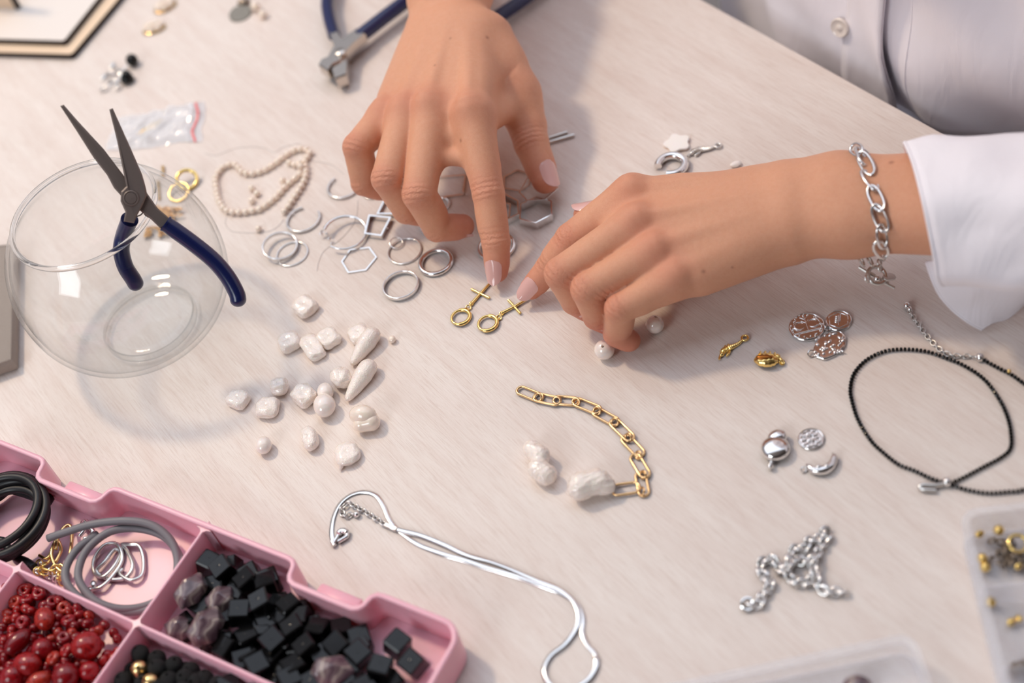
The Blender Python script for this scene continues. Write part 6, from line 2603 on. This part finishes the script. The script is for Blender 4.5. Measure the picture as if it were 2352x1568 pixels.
for nm, lab, pos, bd in (('black_earring', 'black ball earring with silver leaves, the farther of two', (300, 140), 'ball'), ('black_earring', 'black drop earring with silver leaves, the nearer of two', (293, 182), 'drop')):
    o = cluster(nm, lab, 'earring', pos)
    mb = MB()
    if bd == 'ball':
        mb.sphere(P(303, 138, 4), (3.9, 3.9, 4.1), None, 18, 12)
    else:
        mb.lathe([(0, 0), (3.6, 0.3), (4.4, 1.8), (4.0, 4), (2.4, 6.6), (1.2, 8), (0, 8.2)], P(294, 190, 0.2), frame(V(0.2, 0.3, 0.9)), 20)
    mb.build('bead', 'black_glass', o, angle=60)
    lv = ((258, 150), (268, 158), (282, 160), (250, 165)) if bd == 'ball' else ((238, 176), (250, 185), (262, 182), (236, 202), (268, 196), (275, 172))
    for k, q in enumerate(lv):
        mb = MB()
        mb.sphere(P(q[0], q[1], 1.2+0.4*k), (3.0, 1.2, 0.5), eul(0.3, 0.4*(k % 2), 0.9+k*0.8), 12, 6)
        mb.build('leaf', 'silver_satin', o)
    mb = MB()
    mb.tube(spline([P(292, 150 if bd == 'ball' else 176, 3.5), P(280, 162 if bd == 'ball' else 180, 3), P(262, 168 if bd == 'ball' else 190, 1.6), P(246, 172 if bd == 'ball' else 200, 1.2)], 5), 0.4, 6)
    mb.build('wire', 'silver', o)

for nm, lab, x, y, ang in (('pearl_brooch', 'gold-rimmed cluster of small pearls, far left', 352, 62, -0.1), ('pearl_brooch', 'gold-rimmed pearl cluster at the top edge', 378, 12, 0.3)):
    o = cluster(nm, lab, 'charm', (x, y))
    c = P(x, y, 2)
    R = rot((0, 0, 1), ang)
    mb = MB()
    mb.tube(np.array([c+R @ V(7.4*math.cos(q), 4.8*math.sin(q), -1.2) for q in np.linspace(0, 2*PI, 30, endpoint=False)]), 0.6, 8, closed=True)
    mb.build('gold_rim', 'gold_warm', o)
    for k in range(9):
        q = k*2*PI/7
        d = V(5.0*math.cos(q), 3.0*math.sin(q), 0.6) if k < 7 else V((k-7.5)*3.6, 0, 2.0)
        mb = MB()
        mb.sphere(c+R @ d, 2.3, None, 12, 8)
        mb.build('pearl', 'pearl_cream', o)
o = cluster('glitter_coin', 'grey glittering round charm beside small pearls at the top edge', 'charm', (553, 34))
mb = MB()
pts_, r_ = disc_pts(553, 32, 26)
mb.prism(pts_, 0.2, 1.8, P(553, 34), rot((1, 0, 0), 0.15), 0.3)
mb.build('disc', 'glitter_grey', o)
mb = MB()
mb.sphere(P(560, 4, 3), (4.5, 3.0, 2.2), None, 14, 9)
mb.build('cap', 'dark_grit', o)
for q, r, lab in (((586, 14), 3.3, 'pearl beside the glittering charm, the upper left of two'), ((603, 32), 2.9, 'pearl beside the glittering charm, the lower right of two')):
    mb = MB()
    mb.sphere(P(q[0], q[1], r), r, None, 16, 10, wob(int(r*10), 0.02))
    tag(mb.build('pearl', 'pearl_cream'), lab, 'pearl', 'pearls at the top edge')

# ------------------------------------------------------------------ gold bits seen behind and through the bowl
ring_thing('gold_ring', 'gold ring behind the bowl, the upper of two', 433, 420, semi(23, 433, 420), 2.2, 2.2, 'gold', tilt=0.5, tdir=0.3, round_=True)
ring_thing('gold_ring', 'slim gold ring seen through the bowl, the lower of two', 413, 445, semi(24, 413, 445), 1.2, 1.2, 'gold', tilt=0.25, tdir=-0.4, round_=True)
tube_thing('gold_bar', 'small gold bar behind the bowl rim, farther one', (374, 384), (374, 404), 0.8, 0.9, 'gold_warm', 'finding')
tube_thing('gold_bar', 'thin gold bar seen through the bowl beside the rim', (363, 418), (366, 456), 0.7, 0.8, 'gold_warm', 'finding')
o = thing('gold_chain', 'fine gold chain heaped behind the bowl', 'chain', P(365, 510)*V(1, 1, 0))
pts = []
g2 = np.random.default_rng(21)
for k in range(40):
    f = k/39
    cx, cy = np.interp(f, [0, .3, .6, 1], [405, 365, 390, 330]), np.interp(f, [0, .3, .6, 1], [490, 482, 510, 545])
    pts.append(P(cx+g2.uniform(-26, 26), cy+g2.uniform(-13, 13), g2.uniform(0.8, 3.0)))
chain_links(o, spline(pts, 3), 2.6, 1.9, 0.26, 'gold_rose')
